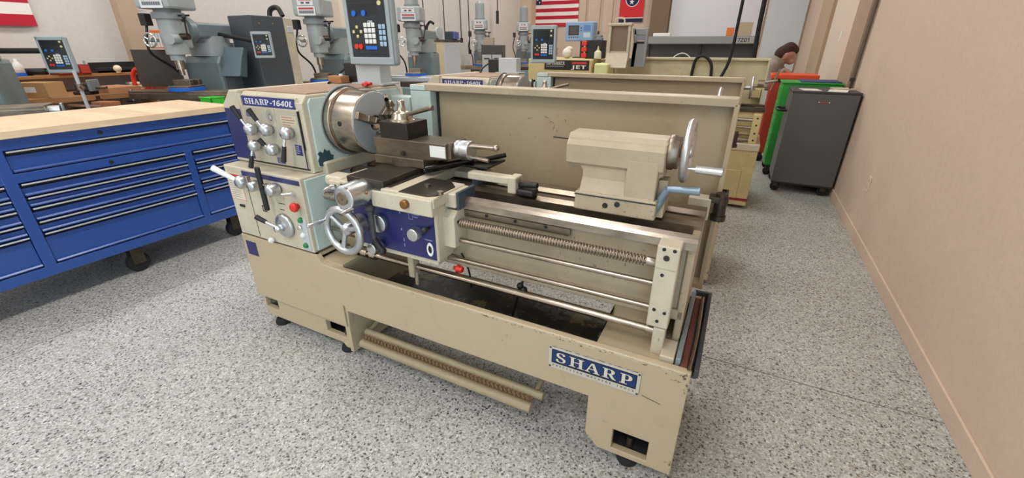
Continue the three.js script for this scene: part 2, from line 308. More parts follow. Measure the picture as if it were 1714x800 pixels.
// ------------------------------------------------------------------ the tan engine lathe (all measures in world metres)
const AX = { y: 1.085, z: -1.46 };
function buildLathe() {
  const L = thing('engine_lathe', 'large tan engine lathe in the foreground, its SHARP nameplate on the front of the stand', 'lathe', [-1.05, 0, -1.4], 0, 'tan engine lathes', true);
  const pnt = P.paint;
  // ---- stand
  const st = part(L, 'stand', [
    ext([[-2.13, 0.175], [-2.13, 0.53], [-1.59, 0.53], [-1.56, 0.49], [0.02, 0.49], [0.02, 0.045], [-0.24, 0.045], [-0.287, 0.1], [-0.287, 0.27], [-1.448, 0.27], [-1.455, 0.175]], -1.178, -1.15, 0.004, [rect(-0.187, -0.063, 0.07, 0.16)]),
    ext([[-2.115, 0.05], [-2.115, 0.176], [-1.455, 0.176], [-1.455, 0.03], [-1.52, 0.03], [-1.54, 0.05]], -1.19, -1.165, 0.002, [rect(-2.1, -2.0, 0.1, 0.168), rect(-1.64, -1.505, 0.09, 0.155)]),
    box(-2.13, -2.108, 0.05, 0.53, -1.64, -1.176), box(-1.477, -1.455, 0.03, 0.3, -1.64, -1.15, 0.004), box(-2.13, -1.455, 0.05, 0.53, -1.645, -1.625), box(-2.13, -1.59, 0.515, 0.53, -1.64, -1.16),
    box(-0.287, -0.268, 0.06, 0.47, -1.64, -1.176), box(0, 0.02, 0.045, 0.475, -1.64, -1.176), box(-0.287, 0.02, 0.045, 0.49, -1.645, -1.625), box(-0.27, 0.02, 0.455, 0.472, -1.63, -1.176),
    box(-1.46, -0.28, 0.272, 0.285, -1.64, -1.176), box(-1.46, -0.28, 0.27, 0.305, -1.645, -1.628),
    box(-0.27, -0.1, 0.47, 0.6, -1.56, -1.33, 0.01), box(-1.59, -1.46, 0.3, 0.6, -1.6, -1.3, 0.01), box(-1.6, -1.455, 0.3, 0.5, -1.64, -1.176),
  ], standPaint);
  part(L, 'chip_tray', [box(-1.452, -0.29, 0.286, 0.298, -1.626, -1.18), box(-1.452, -0.29, 0.298, 0.312, -1.628, -1.612), box(-1.55, -0.29, 0.298, 0.482, -1.19, -1.179), box(-0.3, -0.289, 0.298, 0.45, -1.62, -1.19)], P.oil, 'black oily chip tray with brown stains');
  const dc = part(L, 'drip_channel', [box(-0.02, 0.034, 0.476, 0.484, -1.645, -1.155), box(0.026, 0.04, 0.482, 0.512, -1.65, -1.15, 0.003), box(-0.02, 0.038, 0.482, 0.51, -1.655, -1.642, 0.003)], M('#33363a', 0.4), 'black drip channel at the end of the stand');
  part(dc, 'inner_rail', box(-0.032, -0.016, 0.474, 0.506, -1.645, -1.19, 0.004), M('#8b9aa0', 0.4, 0, { k: 'g', map: grimeTex }));
  part(dc, 'rusty_strip', box(-0.014, 0.004, 0.482, 0.488, -1.63, -1.17), M('#6e3b33', 0.6));
  part(dc, 'worn_bar', tube([[0.014, 0.49, -1.165], [0.018, 0.492, -1.36], [0.012, 0.495, -1.62]], 0.009, 20), P.steel, 'bright worn bar');
  for (const [x, z] of [[-2.03, -1.19], [-1.53, -1.19], [-0.13, -1.19], [-2.03, -1.6], [-1.53, -1.6], [-0.13, -1.6]]) { const f = part(L, 'levelling_foot', spin('y', x, 0, z, [[0, 0.0], [0.036, 0.0], [0.04, 0.008], [0.034, 0.028], [0.02, 0.034], [0, 0.034]], 20), P.rubber, 'black rubber foot'); part(f, 'bolt', cyl('y', x, 0.07, z, 0.011, 0.09, 12), P.steelDark); }
  for (const [a, b] of [[-0.27, 0], [-2.108, -1.477]]) part(L, 'pedestal_floor', box(a, b, 0.05, 0.064, -1.62, -1.19), P.dark);
  const np = part(L, 'nameplate', plate(0.318, 0.09, 0.005).translate(-0.28, 0.394, -1.1485), printed(sharpPlateTex, 0.35, 0.3), 'silver and blue SHARP nameplate');
  for (const [x, y] of [[-0.434, 0.434], [-0.126, 0.434], [-0.434, 0.354], [-0.126, 0.354]]) part(np, 'rivet', ball(x, y, -1.146, 0.004, 1, 1, 0.6), P.steelDark);
  part(L, 'blue_label', plate(0.075, 0.075, 0.003).translate(-2.065, 0.462, -1.149), P.blue);
  // brake treadle
  const tr = part(L, 'brake_treadle', [rod([-1.4, 0.1, -1.16], [-0.51, 0.1, -1.16], 0.02, 16), rod([-1.43, 0.115, -1.225], [-0.485, 0.115, -1.225], 0.017, 16), rod([-1.42, 0.115, -1.23], [-1.42, 0.2, -1.52], 0.012), rod([-0.52, 0.115, -1.23], [-0.52, 0.2, -1.52], 0.012)], M('#a89a7c', 0.5, 0, { k: 'g', map: grimeTex }), 'cream foot brake bar');
  part(tr, 'tread_plate', box(-1.42, -0.52, 0.104, 0.11, -1.228, -1.163), M('#80694f', 0.5, 0.2));
  { const bars = []; for (let k = 0; k < 44; k++) for (const s of [0, 1]) { const b = new THREE.BoxGeometry(0.024, 0.005, 0.006); b.rotateY(s ? 0.75 : -0.75); b.translate(-1.4 + k * 0.02, 0.112, s ? -1.21 : -1.188); bars.push(b); } part(tr, 'tread_ridges', bars, M('#a38d70', 0.4, 0.3)).userData.kind = 'stuff'; }
  // ---- bed, ways, screws
  part(L, 'bed', [box(-1.6, -0.036, 0.585, 0.845, -1.335, -1.312, 0.003), box(-1.6, -0.036, 0.585, 0.845, -1.6, -1.57, 0.003), box(-1.6, -0.036, 0.57, 0.61, -1.6, -1.3, 0.006), box(-0.06, -0.036, 0.47, 0.85, -1.6, -1.3, 0.005), box(-0.2, -0.04, 0.6, 0.8, -1.56, -1.335), ...[-1.3, -0.95, -0.6, -0.3].map((x) => box(x, x + 0.04, 0.6, 0.8, -1.57, -1.33))], pnt);
  const ways = part(L, 'front_way', extX([[-1.28, 0.835], [-1.28, 0.86], [-1.292, 0.868], [-1.31, 0.876], [-1.33, 0.868], [-1.35, 0.858], [-1.35, 0.835]], -1.6, -0.034, 0.001), P.steel, 'bright ground front way');
  void ways;
  part(L, 'tailstock_way', extX([[-1.42, 0.8], [-1.42, 0.862], [-1.44, 0.874], [-1.475, 0.874], [-1.49, 0.858], [-1.49, 0.8]], -1.6, -0.036, 0.001), P.steelDull);
  part(L, 'rear_way', extX([[-1.53, 0.83], [-1.53, 0.862], [-1.55, 0.874], [-1.6, 0.874], [-1.615, 0.86], [-1.615, 0.83]], -1.6, -0.036, 0.001), P.steelDull);
  { const t = [box(-1.58, -0.44, 0.802, 0.824, -1.312, -1.296)]; for (let k = 0; k < 140; k++) t.push(box(-1.578 + k * 0.0081, -1.574 + k * 0.0081, 0.797, 0.803, -1.311, -1.297)); const rk = part(L, 'rack', t, P.steelDull); for (const x of [-0.77, -0.65, -0.53]) part(rk, 'screw', cyl('z', x, 0.816, -1.295, 0.006, 0.004, 12), P.black); }
  { const pr = [[0.0105, -1.6]]; for (let x = -1.6; x < -0.178; x += 0.0105) pr.push([0.0175, x + 0.001], [0.0175, x + 0.005], [0.0105, x + 0.0058], [0.0105, x + 0.0102]); pr.push([0.015, -0.17], [0.015, -0.13], [0, -0.13]); part(L, 'lead_screw', spin('x', 0, 0.783, -1.262, pr, 14), P.steel, 'bright threaded lead screw'); }
  part(L, 'feed_rod', rod([-1.6, 0.712, -1.258], [-0.12, 0.712, -1.258], 0.0095, 14), P.steel);
  part(L, 'control_rod', rod([-1.6, 0.625, -1.258], [-0.12, 0.625, -1.258], 0.0095, 14), P.steel);
  const sr = part(L, 'switch_rod', [rod([-1.58, 0.546, -1.25], [-0.1, 0.546, -1.25], 0.013, 16), cyl('x', -0.128, 0.546, -1.25, 0.019, 0.024, 18), cyl('x', -1.51, 0.546, -1.25, 0.02, 0.03), cyl('x', -1.43, 0.546, -1.25, 0.021, 0.03), cyl('x', -1.38, 0.546, -1.25, 0.02, 0.03), cyl('x', -1.33, 0.546, -1.25, 0.021, 0.03)], P.steel);
  part(sr, 'trip_lever', [box(-1.12, -1.09, 0.5, 0.6, -1.27, -1.225, 0.006), box(-1.1, -1.085, 0.46, 0.52, -1.25, -1.238, 0.003)], pnt);
  const eb = part(L, 'end_bracket', [box(-0.14, -0.074, 0.575, 0.85, -1.3, -1.222, 0.006), box(-0.14, -0.074, 0.785, 0.862, -1.31, -1.218, 0.005)], P.creamPale);
  part(eb, 'oil_hole', cyl('z', -0.11, 0.825, -1.2175, 0.009, 0.004, 14), P.dark);
  for (const [x, y] of [[-0.12, 0.856], [-0.09, 0.853], [-0.115, 0.765], [-0.122, 0.64], [-0.09, 0.635], [-0.108, 0.6]]) part(eb, 'screw', cyl('z', x, Math.min(y, 0.852), y > 0.78 ? -1.218 : -1.222, 0.0055, 0.004, 10), P.black);
  part(L, 'switch_rod_bracket', [box(-0.116, -0.078, 0.47, 0.572, -1.28, -1.225, 0.005), box(-0.08, -0.036, 0.472, 0.5, -1.29, -1.19, 0.004)], P.creamPale);
  // ---- headstock
  const hs = part(L, 'headstock', [
    extX([[-1.235, 0.888], [-1.235, 1.18], [-1.262, 1.212], [-1.82, 1.212], [-1.845, 1.19], [-1.845, 0.888]], -2.01, -1.6, 0.006),
    box(-1.62, -1.575, 0.87, 0.93, -1.62, -1.28, 0.01), 
  ], P.creamPale);
  part(hs, 'top_cover', [box(-2.0, -1.61, 1.208, 1.218, -1.82, -1.275, 0.003)], M('#a78b76', 0.7, 0, { k: 'g', map: grimeTex }), 'rust-brown dusty top cover');
  part(hs, 'chuck_side', extX([[-1.262, 0.91], [-1.262, 1.18], [-1.275, 1.198], [-1.81, 1.198], [-1.83, 1.18], [-1.83, 0.91]], -1.602, -1.592, 0.002), P.green, 'side beside the chuck, cool daylight painted in as grey-green');
  part(hs, 'worn_patch', extX([[-1.262, 0.915], [-1.258, 0.94], [-1.268, 0.955], [-1.262, 0.97], [-1.275, 0.978], [-1.29, 0.968], [-1.3, 0.985], [-1.312, 0.972], [-1.325, 0.975], [-1.33, 0.955], [-1.345, 0.948], [-1.338, 0.93], [-1.35, 0.922], [-1.33, 0.912], [-1.31, 0.918], [-1.29, 0.91]], -1.593, -1.5905), M('#2f4a52', 0.5), 'dark chipped paint');
  const ec = part(L, 'gear_cover', [ext([[-2.14, 0.89], [-2.14, 1.15], [-2.07, 1.216], [-2.014, 1.216], [-2.014, 0.89]], -1.84, -1.235, 0.005), ext([[-2.13, 0.535], [-2.13, 0.885], [-2.006, 0.885], [-2.006, 0.535]], -1.84, -1.156, 0.005)], P.creamPale);
  part(ec, 'blue_panel', ext([[-2.132, 0.905], [-2.132, 1.135], [-2.018, 1.135], [-2.018, 0.905]], -1.236, -1.232, 0.001), P.blue, 'dark blue panel');
  part(ec, 'warning_notice', plate(0.11, 0.14, 0.002).translate(-2.068, 0.785, -1.155), printed(noticeTex), 'cream notice with red header');
  part(ec, 'latch', box(-2.075, -2.04, 0.685, 0.697, -1.157, -1.15, 0.002), P.black);
  const sp = part(L, 'speed_panel', [ext([[-2.0, 0.905], [-1.985, 1.15], [-1.628, 1.15], [-1.622, 0.905]], -1.236, -1.228, 0.002)], M('#bfb6a4', 0.45, 0, { k: 'g', map: grimeTex }), 'beige control panel with shift knobs');
  part(sp, 'model_sign', plate(0.34, 0.04, 0.004).translate(-1.81, 1.176, -1.2335), printed(sharpSignTex), 'blue sign with white lettering SHARP-1640L');
  part(sp, 'sign_frame', [box(-1.99, -1.62, 1.197, 1.202, -1.236, -1.229), box(-1.99, -1.62, 1.15, 1.155, -1.236, -1.229), box(-1.995, -1.982, 1.15, 1.205, -1.236, -1.226)], P.creamPale);
  part(sp, 'speed_dial', plate(0.062, 0.075, 0.003).translate(-1.805, 1.115, -1.228), printed(dialTex), 'round speed chart');
  part(sp, 'red_print', plate(0.1, 0.045, 0.002).translate(-1.69, 1.105, -1.228), printed(redTextTex));
  for (const [x, y, w, h] of [[-1.945, 1.122, 0.042, 0.026], [-1.662, 0.985, 0.04, 0.045], [-1.795, 0.925, 0.05, 0.025], [-1.99, 0.93, 0.02, 0.03]]) part(sp, 'chart', plate(w, h, 0.003).translate(x, y, -1.228), printed(chartTex));
  part(sp, 'panel_edge', [box(-1.629, -1.624, 0.905, 1.15, -1.236, -1.226), box(-2.0, -1.622, 0.9, 0.905, -1.236, -1.226)], P.black);
  const knob = (x, y, z, r, lev) => { const k = part(sp, 'shift_knob', spin('z', x, y, z, [[0, 0.052], [r * 0.55, 0.05], [r * 0.9, 0.042], [r, 0.03], [r, 0.02], [r * 0.75, 0.012], [r * 0.72, 0], [0, 0]], 24), P.alu, 'silver shift knob'); if (lev) { const [dx, dy, len, m] = lev; const a = [x, y, z + 0.035], b = [x + dx * len * 0.45, y + dy * len * 0.45, z + 0.045], e = [x + dx * len, y + dy * len, z + 0.055]; part(k, 'lever', rod(a, b, 0.006), P.chrome); part(k, 'grip', rod(b, e, 0.009, 12, 0.011), m ?? P.black); } };
  knob(-1.925, 1.058, -1.228, 0.027, [-0.42, 0.9, 0.11]); knob(-1.815, 1.064, -1.228, 0.027, [-0.45, 0.88, 0.1]); knob(-1.685, 1.06, -1.228, 0.028, [-0.15, -0.98, 0.12]);
  knob(-1.925, 0.985, -1.228, 0.026, [-0.2, -0.97, 0.1]); knob(-1.805, 0.978, -1.228, 0.027, [-0.55, 0.8, 0.06]);
  // ---- feed gearbox
  const gb = part(L, 'feed_gearbox', [box(-2.006, -1.597, 0.536, 0.886, -1.72, -1.152, 0.006)], P.creamPale);
  part(gb, 'chuck_side', [box(-1.598, -1.588, 0.545, 0.875, -1.7, -1.17, 0.003)], P.green, 'right side, grey-green paint carrying cool daylight');
  part(gb, 'blue_strip', box(-1.99, -1.604, 0.853, 0.874, -1.154, -1.149, 0.001), P.blue);
  part(gb, 'joint_line', box(-1.975, -1.971, 0.545, 0.84, -1.154, -1.1505), M('#6d664f', 0.6));
  const gk = (x, y, r, d = 0.05) => part(gb, 'knob', spin('z', x, y, -1.152, [[0, d], [r * 0.6, d - 0.002], [r, d - 0.012], [r, 0.012], [r * 0.7, 0.006], [r * 0.7, 0], [0, 0]], 24), P.alu, 'silver knob');
  const k1 = gk(-1.97, 0.828, 0.03); part(k1, 'handle', rod([-1.97, 0.83, -1.12], [-2.07, 0.895, -1.075], 0.009, 12, 0.014), P.white, 'white-tipped handle');
  const k2 = gk(-1.885, 0.822, 0.025); part(k2, 'pointer', box(-1.905, -1.888, 0.845, 0.87, -1.125, -1.105, 0.004), P.steel);
  const k3 = gk(-1.745, 0.825, 0.028, 0.06); part(k3, 'pointer', box(-1.785, -1.76, 0.84, 0.85, -1.125, -1.105, 0.004), P.steel);
  const lv = part(gb, 'feed_lever', [box(-1.822, -1.798, 0.72, 0.92, -1.125, -1.108, 0.006)], P.black, 'long black lever'); lv.rotation.z = 0;
  part(gb, 'toggle_switch', [cyl('z', -1.65, 0.815, -1.145, 0.013, 0.02), rod([-1.65, 0.815, -1.14], [-1.67, 0.818, -1.105], 0.006)], P.chrome);
  part(gb, 'emergency_button', spin('z', -1.642, 0.757, -1.152, [[0, 0.034], [0.016, 0.032], [0.021, 0.026], [0.021, 0.016], [0.012, 0.014], [0.012, 0], [0, 0]], 20), P.red, 'red mushroom button');
  for (const [x, y, m] of [[-1.64, 0.692, P.greenKey], [-1.638, 0.57, P.greenKey], [-1.642, 0.62, P.white], [-1.65, 0.655, P.chrome]]) part(gb, 'push_button', spin('z', x, y, -1.152, [[0, 0.016], [0.009, 0.015], [0.011, 0.01], [0.013, 0.006], [0.013, 0], [0, 0]], 16), m);
  part(gb, 'button_plate', box(-1.662, -1.61, 0.545, 0.7, -1.154, -1.149, 0.002), P.ltgrey);
  const fd = part(gb, 'selector_dial', spin('z', -1.755, 0.645, -1.152, [[0, 0.02], [0.03, 0.02], [0.05, 0.018], [0.057, 0.012], [0.057, 0], [0, 0]], 32), P.alu, 'large round silver selector dial');
  part(fd, 'hub', spin('z', -1.765, 0.64, -1.135, [[0, 0.035], [0.014, 0.032], [0.018, 0.02], [0.02, 0], [0, 0]], 20), P.chrome);
  part(fd, 'lever', rod([-1.765, 0.645, -1.115], [-1.815, 0.668, -1.1], 0.008), P.chrome); part(fd, 'grip', rod([-1.815, 0.668, -1.1], [-1.86, 0.69, -1.088], 0.01, 12, 0.012), P.black);
  part(fd, 'white_knob', ball(-1.868, 0.553, -1.135, 0.014), P.white);
  for (const b of [box(-1.87, -1.85, 0.725, 0.732, -1.154, -1.1505), box(-1.9, -1.875, 0.715, 0.72, -1.154, -1.1505), box(-1.9, -1.895, 0.69, 0.715, -1.154, -1.1505), box(-1.9, -1.87, 0.69, 0.695, -1.154, -1.1505), box(-1.77, -1.73, 0.75, 0.753, -1.154, -1.1505), box(-1.77, -1.74, 0.72, 0.723, -1.154, -1.1505)]) part(gb, 'symbol', b, P.dark);
  // ---- chuck
  const ch = part(L, 'chuck', spin('x', -1.6, AX.y, AX.z, [[0, 0], [0.142, 0], [0.145, 0.006], [0.145, 0.036], [0.141, 0.042], [0.125, 0.042], [0.125, 0.05], [0.134, 0.05], [0.136, 0.056], [0.136, 0.168], [0.131, 0.174], [0.034, 0.174], [0.034, 0.12], [0, 0.12]], 56), P.steel, 'large bright steel three-jaw chuck');
  for (let k = 0; k < 3; k++) { const a = [2.75, 4.85, 0.65][k]; const g = mergeGeometries([box(0.035, 0.128, -0.016, 0.016, 0, 0.022, 0.003), box(0.04, 0.09, -0.014, 0.014, 0.02, 0.045, 0.003), box(0.045, 0.065, -0.012, 0.012, 0.043, 0.062, 0.003)].map(plain)); g.rotateZ(a); g.rotateY(Math.PI / 2); g.translate(-1.424, AX.y, AX.z); part(ch, 'jaw', g, P.steelDull); }
  part(ch, 'key_socket', cyl('z', -1.5, AX.y + 0.01, AX.z + 0.1352, 0.011, 0.004, 16), P.black);
  part(ch, 'guard_ring', torus('x', -1.594, AX.y, AX.z, 0.15, 0.005, 48), P.greyPaint);
  part(ch, 'chuck_face', spin('x', -1.427, AX.y, AX.z, [[0.0335, 0], [0.131, 0], [0.1315, 0.0015], [0.13, 0.0025], [0.036, 0.0025], [0.0335, 0.001]], 48), M('#b7bdc0', 0.6, 0.55), 'ground grey chuck face');
  // ---- splash guard
  const sg = part(L, 'splash_guard', [box(-1.33, 0, 0.47, 1.205, -1.815, -1.8), box(-0.018, 0, 0.47, 1.21, -1.8, -1.745, 0.003), box(-1.33, 0, 0.47, 0.49, -1.815, -1.74)], guardPaint, 'tan sheet-metal splash guard with chipped paint');
  part(sg, 'top_rail', [box(-1.42, -0.005, 1.2, 1.23, -1.83, -1.745, 0.004)], P.paint);
  part(sg, 'end_panel', [box(-1.455, -1.335, 0.8, 1.2, -1.82, -1.745, 0.006), box(-1.6, -1.475, 0.88, 1.165, -1.83, -1.76, 0.006)], P.green, 'end panel in the same daylight-tinted grey-green');
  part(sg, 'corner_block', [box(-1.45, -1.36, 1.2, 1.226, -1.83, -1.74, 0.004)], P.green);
  part(sg, 'hinge_strip', box(-1.332, -1.322, 0.85, 1.19, -1.8, -1.79), P.dark);
  // ---- coolant pump at the end of the guard
  const cp = part(L, 'end_block', [box(-0.11, -0.03, 0.79, 0.875, -1.75, -1.69, 0.005)], P.creamPale);
  part(cp, 'vertical_pin', [cyl('y', 0.002, 0.845, -1.72, 0.022, 0.1, 18), cyl('y', 0.002, 0.8, -1.72, 0.028, 0.02, 18), cyl('y', 0.002, 0.87, -1.72, 0.026, 0.02, 18), box(-0.04, 0.0, 0.86, 0.884, -1.745, -1.695, 0.004)], P.steelDark);
  // ---- tailstock
  const ts = part(L, 'tailstock', [
    box(-0.455, -0.18, 0.876, 0.942, -1.6, -1.365, 0.006), extX([[-1.37, 0.94], [-1.395, 0.985], [-1.4, 1.04], [-1.54, 1.04], [-1.56, 0.985], [-1.59, 0.94]], -0.442, -0.192, 0.004),
    ext([[-0.5, 1.03], [-0.5, 1.12], [-0.175, 1.12], [-0.175, 1.02], [-0.195, 1.0], [-0.44, 1.0], [-0.46, 1.024]], -1.515, -1.398, 0.01),
    extX([[-1.385, 1.035], [-1.385, 1.095], [-1.415, 1.13], [-1.5, 1.13], [-1.53, 1.095], [-1.53, 1.035], [-1.5, 1.01], [-1.415, 1.01]], -0.502, -0.176, 0.006),
    extX([[-1.372, 0.94], [-1.384, 1.06], [-1.42, 1.1], [-1.5, 1.1], [-1.57, 0.94]], -0.29, -0.19, 0.006),
  ], P.paint);
  part(ts, 'quill', [cyl('x', -0.503, AX.y, AX.z, 0.03, 0.02, 24)], P.steel);
  part(ts, 'seam', box(-0.456, -0.182, 0.93, 0.934, -1.366, -1.3635), P.dark);
  for (const [x, y] of [[-0.345, 0.905], [-0.305, 0.915]]) part(ts, 'set_screw', cyl('z', x, y, -1.3645, 0.0095, 0.004, 14), P.black);
  part(ts, 'dial', spin('x', -0.178, AX.y, AX.z, [[0, 0], [0.054, 0], [0.056, 0.004], [0.056, 0.018], [0.052, 0.02], [0.052, 0.032], [0.048, 0.036], [0, 0.036]], 32), P.steelDull);
  const hw = part(ts, 'handwheel', [torus('x', -0.12, AX.y + 0.008, AX.z, 0.088, 0.0125, 40), spin('x', -0.142, AX.y + 0.008, AX.z, [[0, 0.04], [0.016, 0.038], [0.022, 0.03], [0.022, 0], [0, 0]], 20), ...[0.4, 2.5, 4.6].map((a) => rod([-0.122, AX.y + 0.008, AX.z], [-0.12, AX.y + 0.008 + 0.085 * Math.sin(a), AX.z + 0.085 * Math.cos(a)], 0.009, 10))], P.alu, 'polished handwheel');
  part(hw, 'crank_handle', [rod([-0.12, 1.055, -1.395], [-0.085, 1.055, -1.393], 0.006), rod([-0.085, 1.055, -1.393], [-0.01, 1.055, -1.39], 0.012, 16, 0.014)], P.chrome);
  part(ts, 'clamp_lever', [rod([-0.18, 0.93, -1.4], [-0.155, 0.985, -1.385], 0.012), rod([-0.155, 0.985, -1.385], [-0.06, 0.992, -1.378], 0.011, 16, 0.013), rod([-0.19, 0.9, -1.4], [-0.165, 0.96, -1.4], 0.014)], M('#8394a3', 0.35, 0.3), 'grey-blue clamp lever');
  part(ts, 'rear_web', extX([[-1.4, 0.88], [-1.42, 1.0], [-1.48, 1.0], [-1.5, 0.88]], -0.19, -0.16, 0.004), P.paint);
  // ---- carriage
  const sd = part(L, 'saddle', [box(-1.42, -0.9, 0.865, 0.906, -1.36, -1.15, 0.006), box(-1.36, -1.06, 0.87, 0.912, -1.63, -1.15, 0.006), box(-1.42, -0.92, 0.87, 0.9, -1.63, -1.52, 0.006), box(-1.19, -0.905, 0.835, 0.9, -1.18, -1.142, 0.006), box(-1.47, -1.37, 0.872, 0.915, -1.25, -1.17, 0.015), box(-0.92, -0.87, 0.845, 0.9, -1.36, -1.24, 0.006)], P.creamPale);
  part(sd, 'saddle_top', [ext([[-1.19, 1.158], [-0.93, 1.158], [-0.908, 1.18], [-0.908, 1.3], [-0.96, 1.352], [-1.13, 1.352], [-1.13, 1.2]], 0, 0.008, 0.002).rotateX(-Math.PI / 2).translate(0, 0.902, 0)], P.steelDark);
  for (const b of [box(-0.875, -0.862, 0.835, 0.905, -1.37, -1.25, 0.004), box(-0.93, -0.9, 0.87, 0.93, -1.53, -1.45, 0.006)]) part(sd, 'way_wiper', b, M('#3a4550', 0.5), 'dark felt way wiper');
  for (const [x, z] of [[-1.0, -1.25], [-0.905, -1.2]]) part(sd, 'cap_screw', cyl('y', x, 0.914, z, 0.012, 0.012, 14), P.steelDull);
  part(sd, 'lock_screw', spin('z', -1.02, 0.872, -1.142, [[0, 0.018], [0.014, 0.018], [0.017, 0.014], [0.017, 0], [0, 0]], 20), P.brass, 'brass screw');
  part(sd, 'rear_arm', [box(-0.92, -0.7, 0.91, 0.94, -1.45, -1.405, 0.006), box(-0.735, -0.7, 0.88, 0.945, -1.46, -1.395, 0.006)], P.creamPale, 'pale rest bracket');
  part(sd, 'rest_clamp', [box(-0.7, -0.63, 0.876, 0.9, -1.46, -1.4, 0.008), rod([-0.7, 0.91, -1.43], [-0.62, 0.92, -1.42], 0.01)], P.black);
  const ap = part(L, 'apron', [box(-1.36, -0.92, 0.632, 0.866, -1.29, -1.184, 0.008), box(-1.34, -0.93, 0.615, 0.64, -1.27, -1.19, 0.006)], P.creamPale);
  part(ap, 'apron_plate', plate(0.41, 0.2, 0.004).translate(-1.135, 0.742, -1.182), printed(apronTex, 0.35), 'dark blue apron plate');
  part(ap, 'screw_box', [extX([[-1.225, 0.69], [-1.225, 0.81], [-1.25, 0.835], [-1.3, 0.835], [-1.325, 0.8], [-1.325, 0.7], [-1.3, 0.682]], -0.925, -0.87, 0.004)], P.creamPale);
  part(ap, 'screw_box_bolt', cyl('x', -0.869, 0.79, -1.25, 0.006, 0.004, 12), P.black);
  part(ap, 'feed_knob', spin('z', -1.0, 0.752, -1.182, [[0, 0.05], [0.022, 0.05], [0.026, 0.044], [0.026, 0.016], [0.018, 0.01], [0.018, 0], [0, 0]], 24), P.alu, 'round silver knob');
  part(ap, 'black_knob', [rod([-0.955, 0.775, -1.18], [-0.94, 0.785, -1.14], 0.006), ball(-0.938, 0.786, -1.135, 0.013)], P.black);
  part(ap, 'gear_knob', spin('z', -1.2, 0.66, -1.182, [[0, 0.07], [0.02, 0.07], [0.024, 0.064], [0.024, 0.02], [0.016, 0.014], [0.016, 0], [0, 0]], 24), P.alu, 'round silver knob');
  const hl = part(ap, 'half_nut_lever', [spin('z', -1.19, 0.755, -1.182, [[0, 0.03], [0.035, 0.028], [0.038, 0.02], [0.038, 0], [0, 0]], 28)], P.alu);
  part(hl, 'arm', [rod([-1.2, 0.82, -1.14], [-1.19, 0.7, -1.13], 0.013, 12, 0.01), ball(-1.2, 0.825, -1.14, 0.018)], P.charcoal);
  part(hl, 'grip', [rod([-1.19, 0.7, -1.13], [-1.155, 0.665, -1.125], 0.012), ball(-1.15, 0.66, -1.125, 0.016)], P.black);
  part(ap, 'oil_gauge', [extX([[-1.182, 0], [-1.178, 0]].map(([z]) => [z, 0.7]).concat([[-1.178, 0.71], [-1.182, 0.71]]), -0.96, -0.95)].concat(new THREE.TorusGeometry(0.012, 0.0035, 8, 20).scale(1, 1.9, 1).translate(-0.955, 0.685, -1.178)), P.white);
  part(ap, 'gauge_glass', cyl('z', -0.955, 0.685, -1.179, 0.009, 0.003, 16).scale(1, 1, 1), P.blackGloss);
  part(ap, 'red_plug', [cyl('x', -0.9, 0.56, -1.29, 0.018, 0.025, 16, 0.012), cyl('x', -0.915, 0.56, -1.29, 0.008, 0.03)], M('#ee3a22', 0.4), 'red plug');
  const wh = part(ap, 'carriage_handwheel', [torus('z', -1.29, 0.738, -1.075, 0.088, 0.015, 40), spin('z', -1.29, 0.738, -1.184, [[0, 0.11], [0.02, 0.108], [0.026, 0.09], [0.03, 0.03], [0.04, 0.02], [0.04, 0], [0, 0]], 24), ...[0.3, 2.4, 4.5].map((a) => rod([-1.29, 0.738, -1.085], [-1.29 + 0.086 * Math.cos(a), 0.738 + 0.086 * Math.sin(a), -1.075], 0.01, 10))], P.alu, 'large polished carriage handwheel');
  part(wh, 'crank_handle', [rod([-1.37, 0.775, -1.07], [-1.37, 0.775, -1.045], 0.006), spin('z', -1.37, 0.775, -1.05, [[0, 0], [0.008, 0], [0.0115, 0.02], [0.0085, 0.05], [0.006, 0.068], [0, 0.07]], 16)], P.chrome);
  // cross slide with its crank
  const cs = part(L, 'cross_slide', [box(-1.315, -1.13, 0.912, 0.938, -1.64, -1.152, 0.004), box(-1.335, -1.11, 0.905, 0.916, -1.64, -1.17, 0.003), extX([[-1.15, 0.9], [-1.15, 0.93], [-1.17, 0.938], [-1.17, 0.9]], -1.3, -1.14, 0.002)], P.steelDark, 'dark oily steel cross slide');
  const cd = part(cs, 'cross_feed_dial', spin('z', -1.225, 0.89, -1.2, [[0, 0.16], [0.026, 0.16], [0.045, 0.158], [0.048, 0.152], [0.048, 0.12], [0.05, 0.118], [0.05, 0.075], [0.046, 0.07], [0.046, 0.05], [0.035, 0.04], [0.032, 0], [0, 0]], 36), P.alu, 'graduated cross-feed dial');
  part(cd, 'crank', [box(-1.252, -1.198, 0.845, 0.935, -1.05, -1.042, 0.006), cyl('z', -1.225, 0.89, -1.04, 0.024, 0.012, 24), cyl('z', -1.225, 0.89, -1.034, 0.006, 0.006, 12)], P.steelDull);
  for (const [x, y] of [[-1.262, 0.93], [-1.19, 0.855]]) part(cd, 'crank_handle', spin('z', x, y, -1.05, [[0, 0], [0.007, 0], [0.0095, 0.015], [0.0075, 0.045], [0, 0.06]], 14), P.chrome);
  part(cd, 'index_screw', ball(-1.175, 0.9, -1.11, 0.006), P.brass);
  // compound slide
  const cm = part(L, 'compound_slide', [cyl('y', -1.225, 0.95, -1.44, 0.09, 0.03, 36), box(-1.36, -1.1, 0.938, 0.975, -1.53, -1.36, 0.004), ext([[-1.365, 0.972], [-1.36, 1.0], [-1.37, 1.0], [-1.37, 1.045], [-0.995, 1.045], [-0.995, 0.985], [-1.09, 0.972]], -1.51, -1.375, 0.003), box(-0.997, -0.98, 0.985, 1.05, -1.5, -1.385, 0.003)], M('#867a6e', 0.42, 0.7, { k: 's', map: steelTex }), 'oily brown steel compound slide');
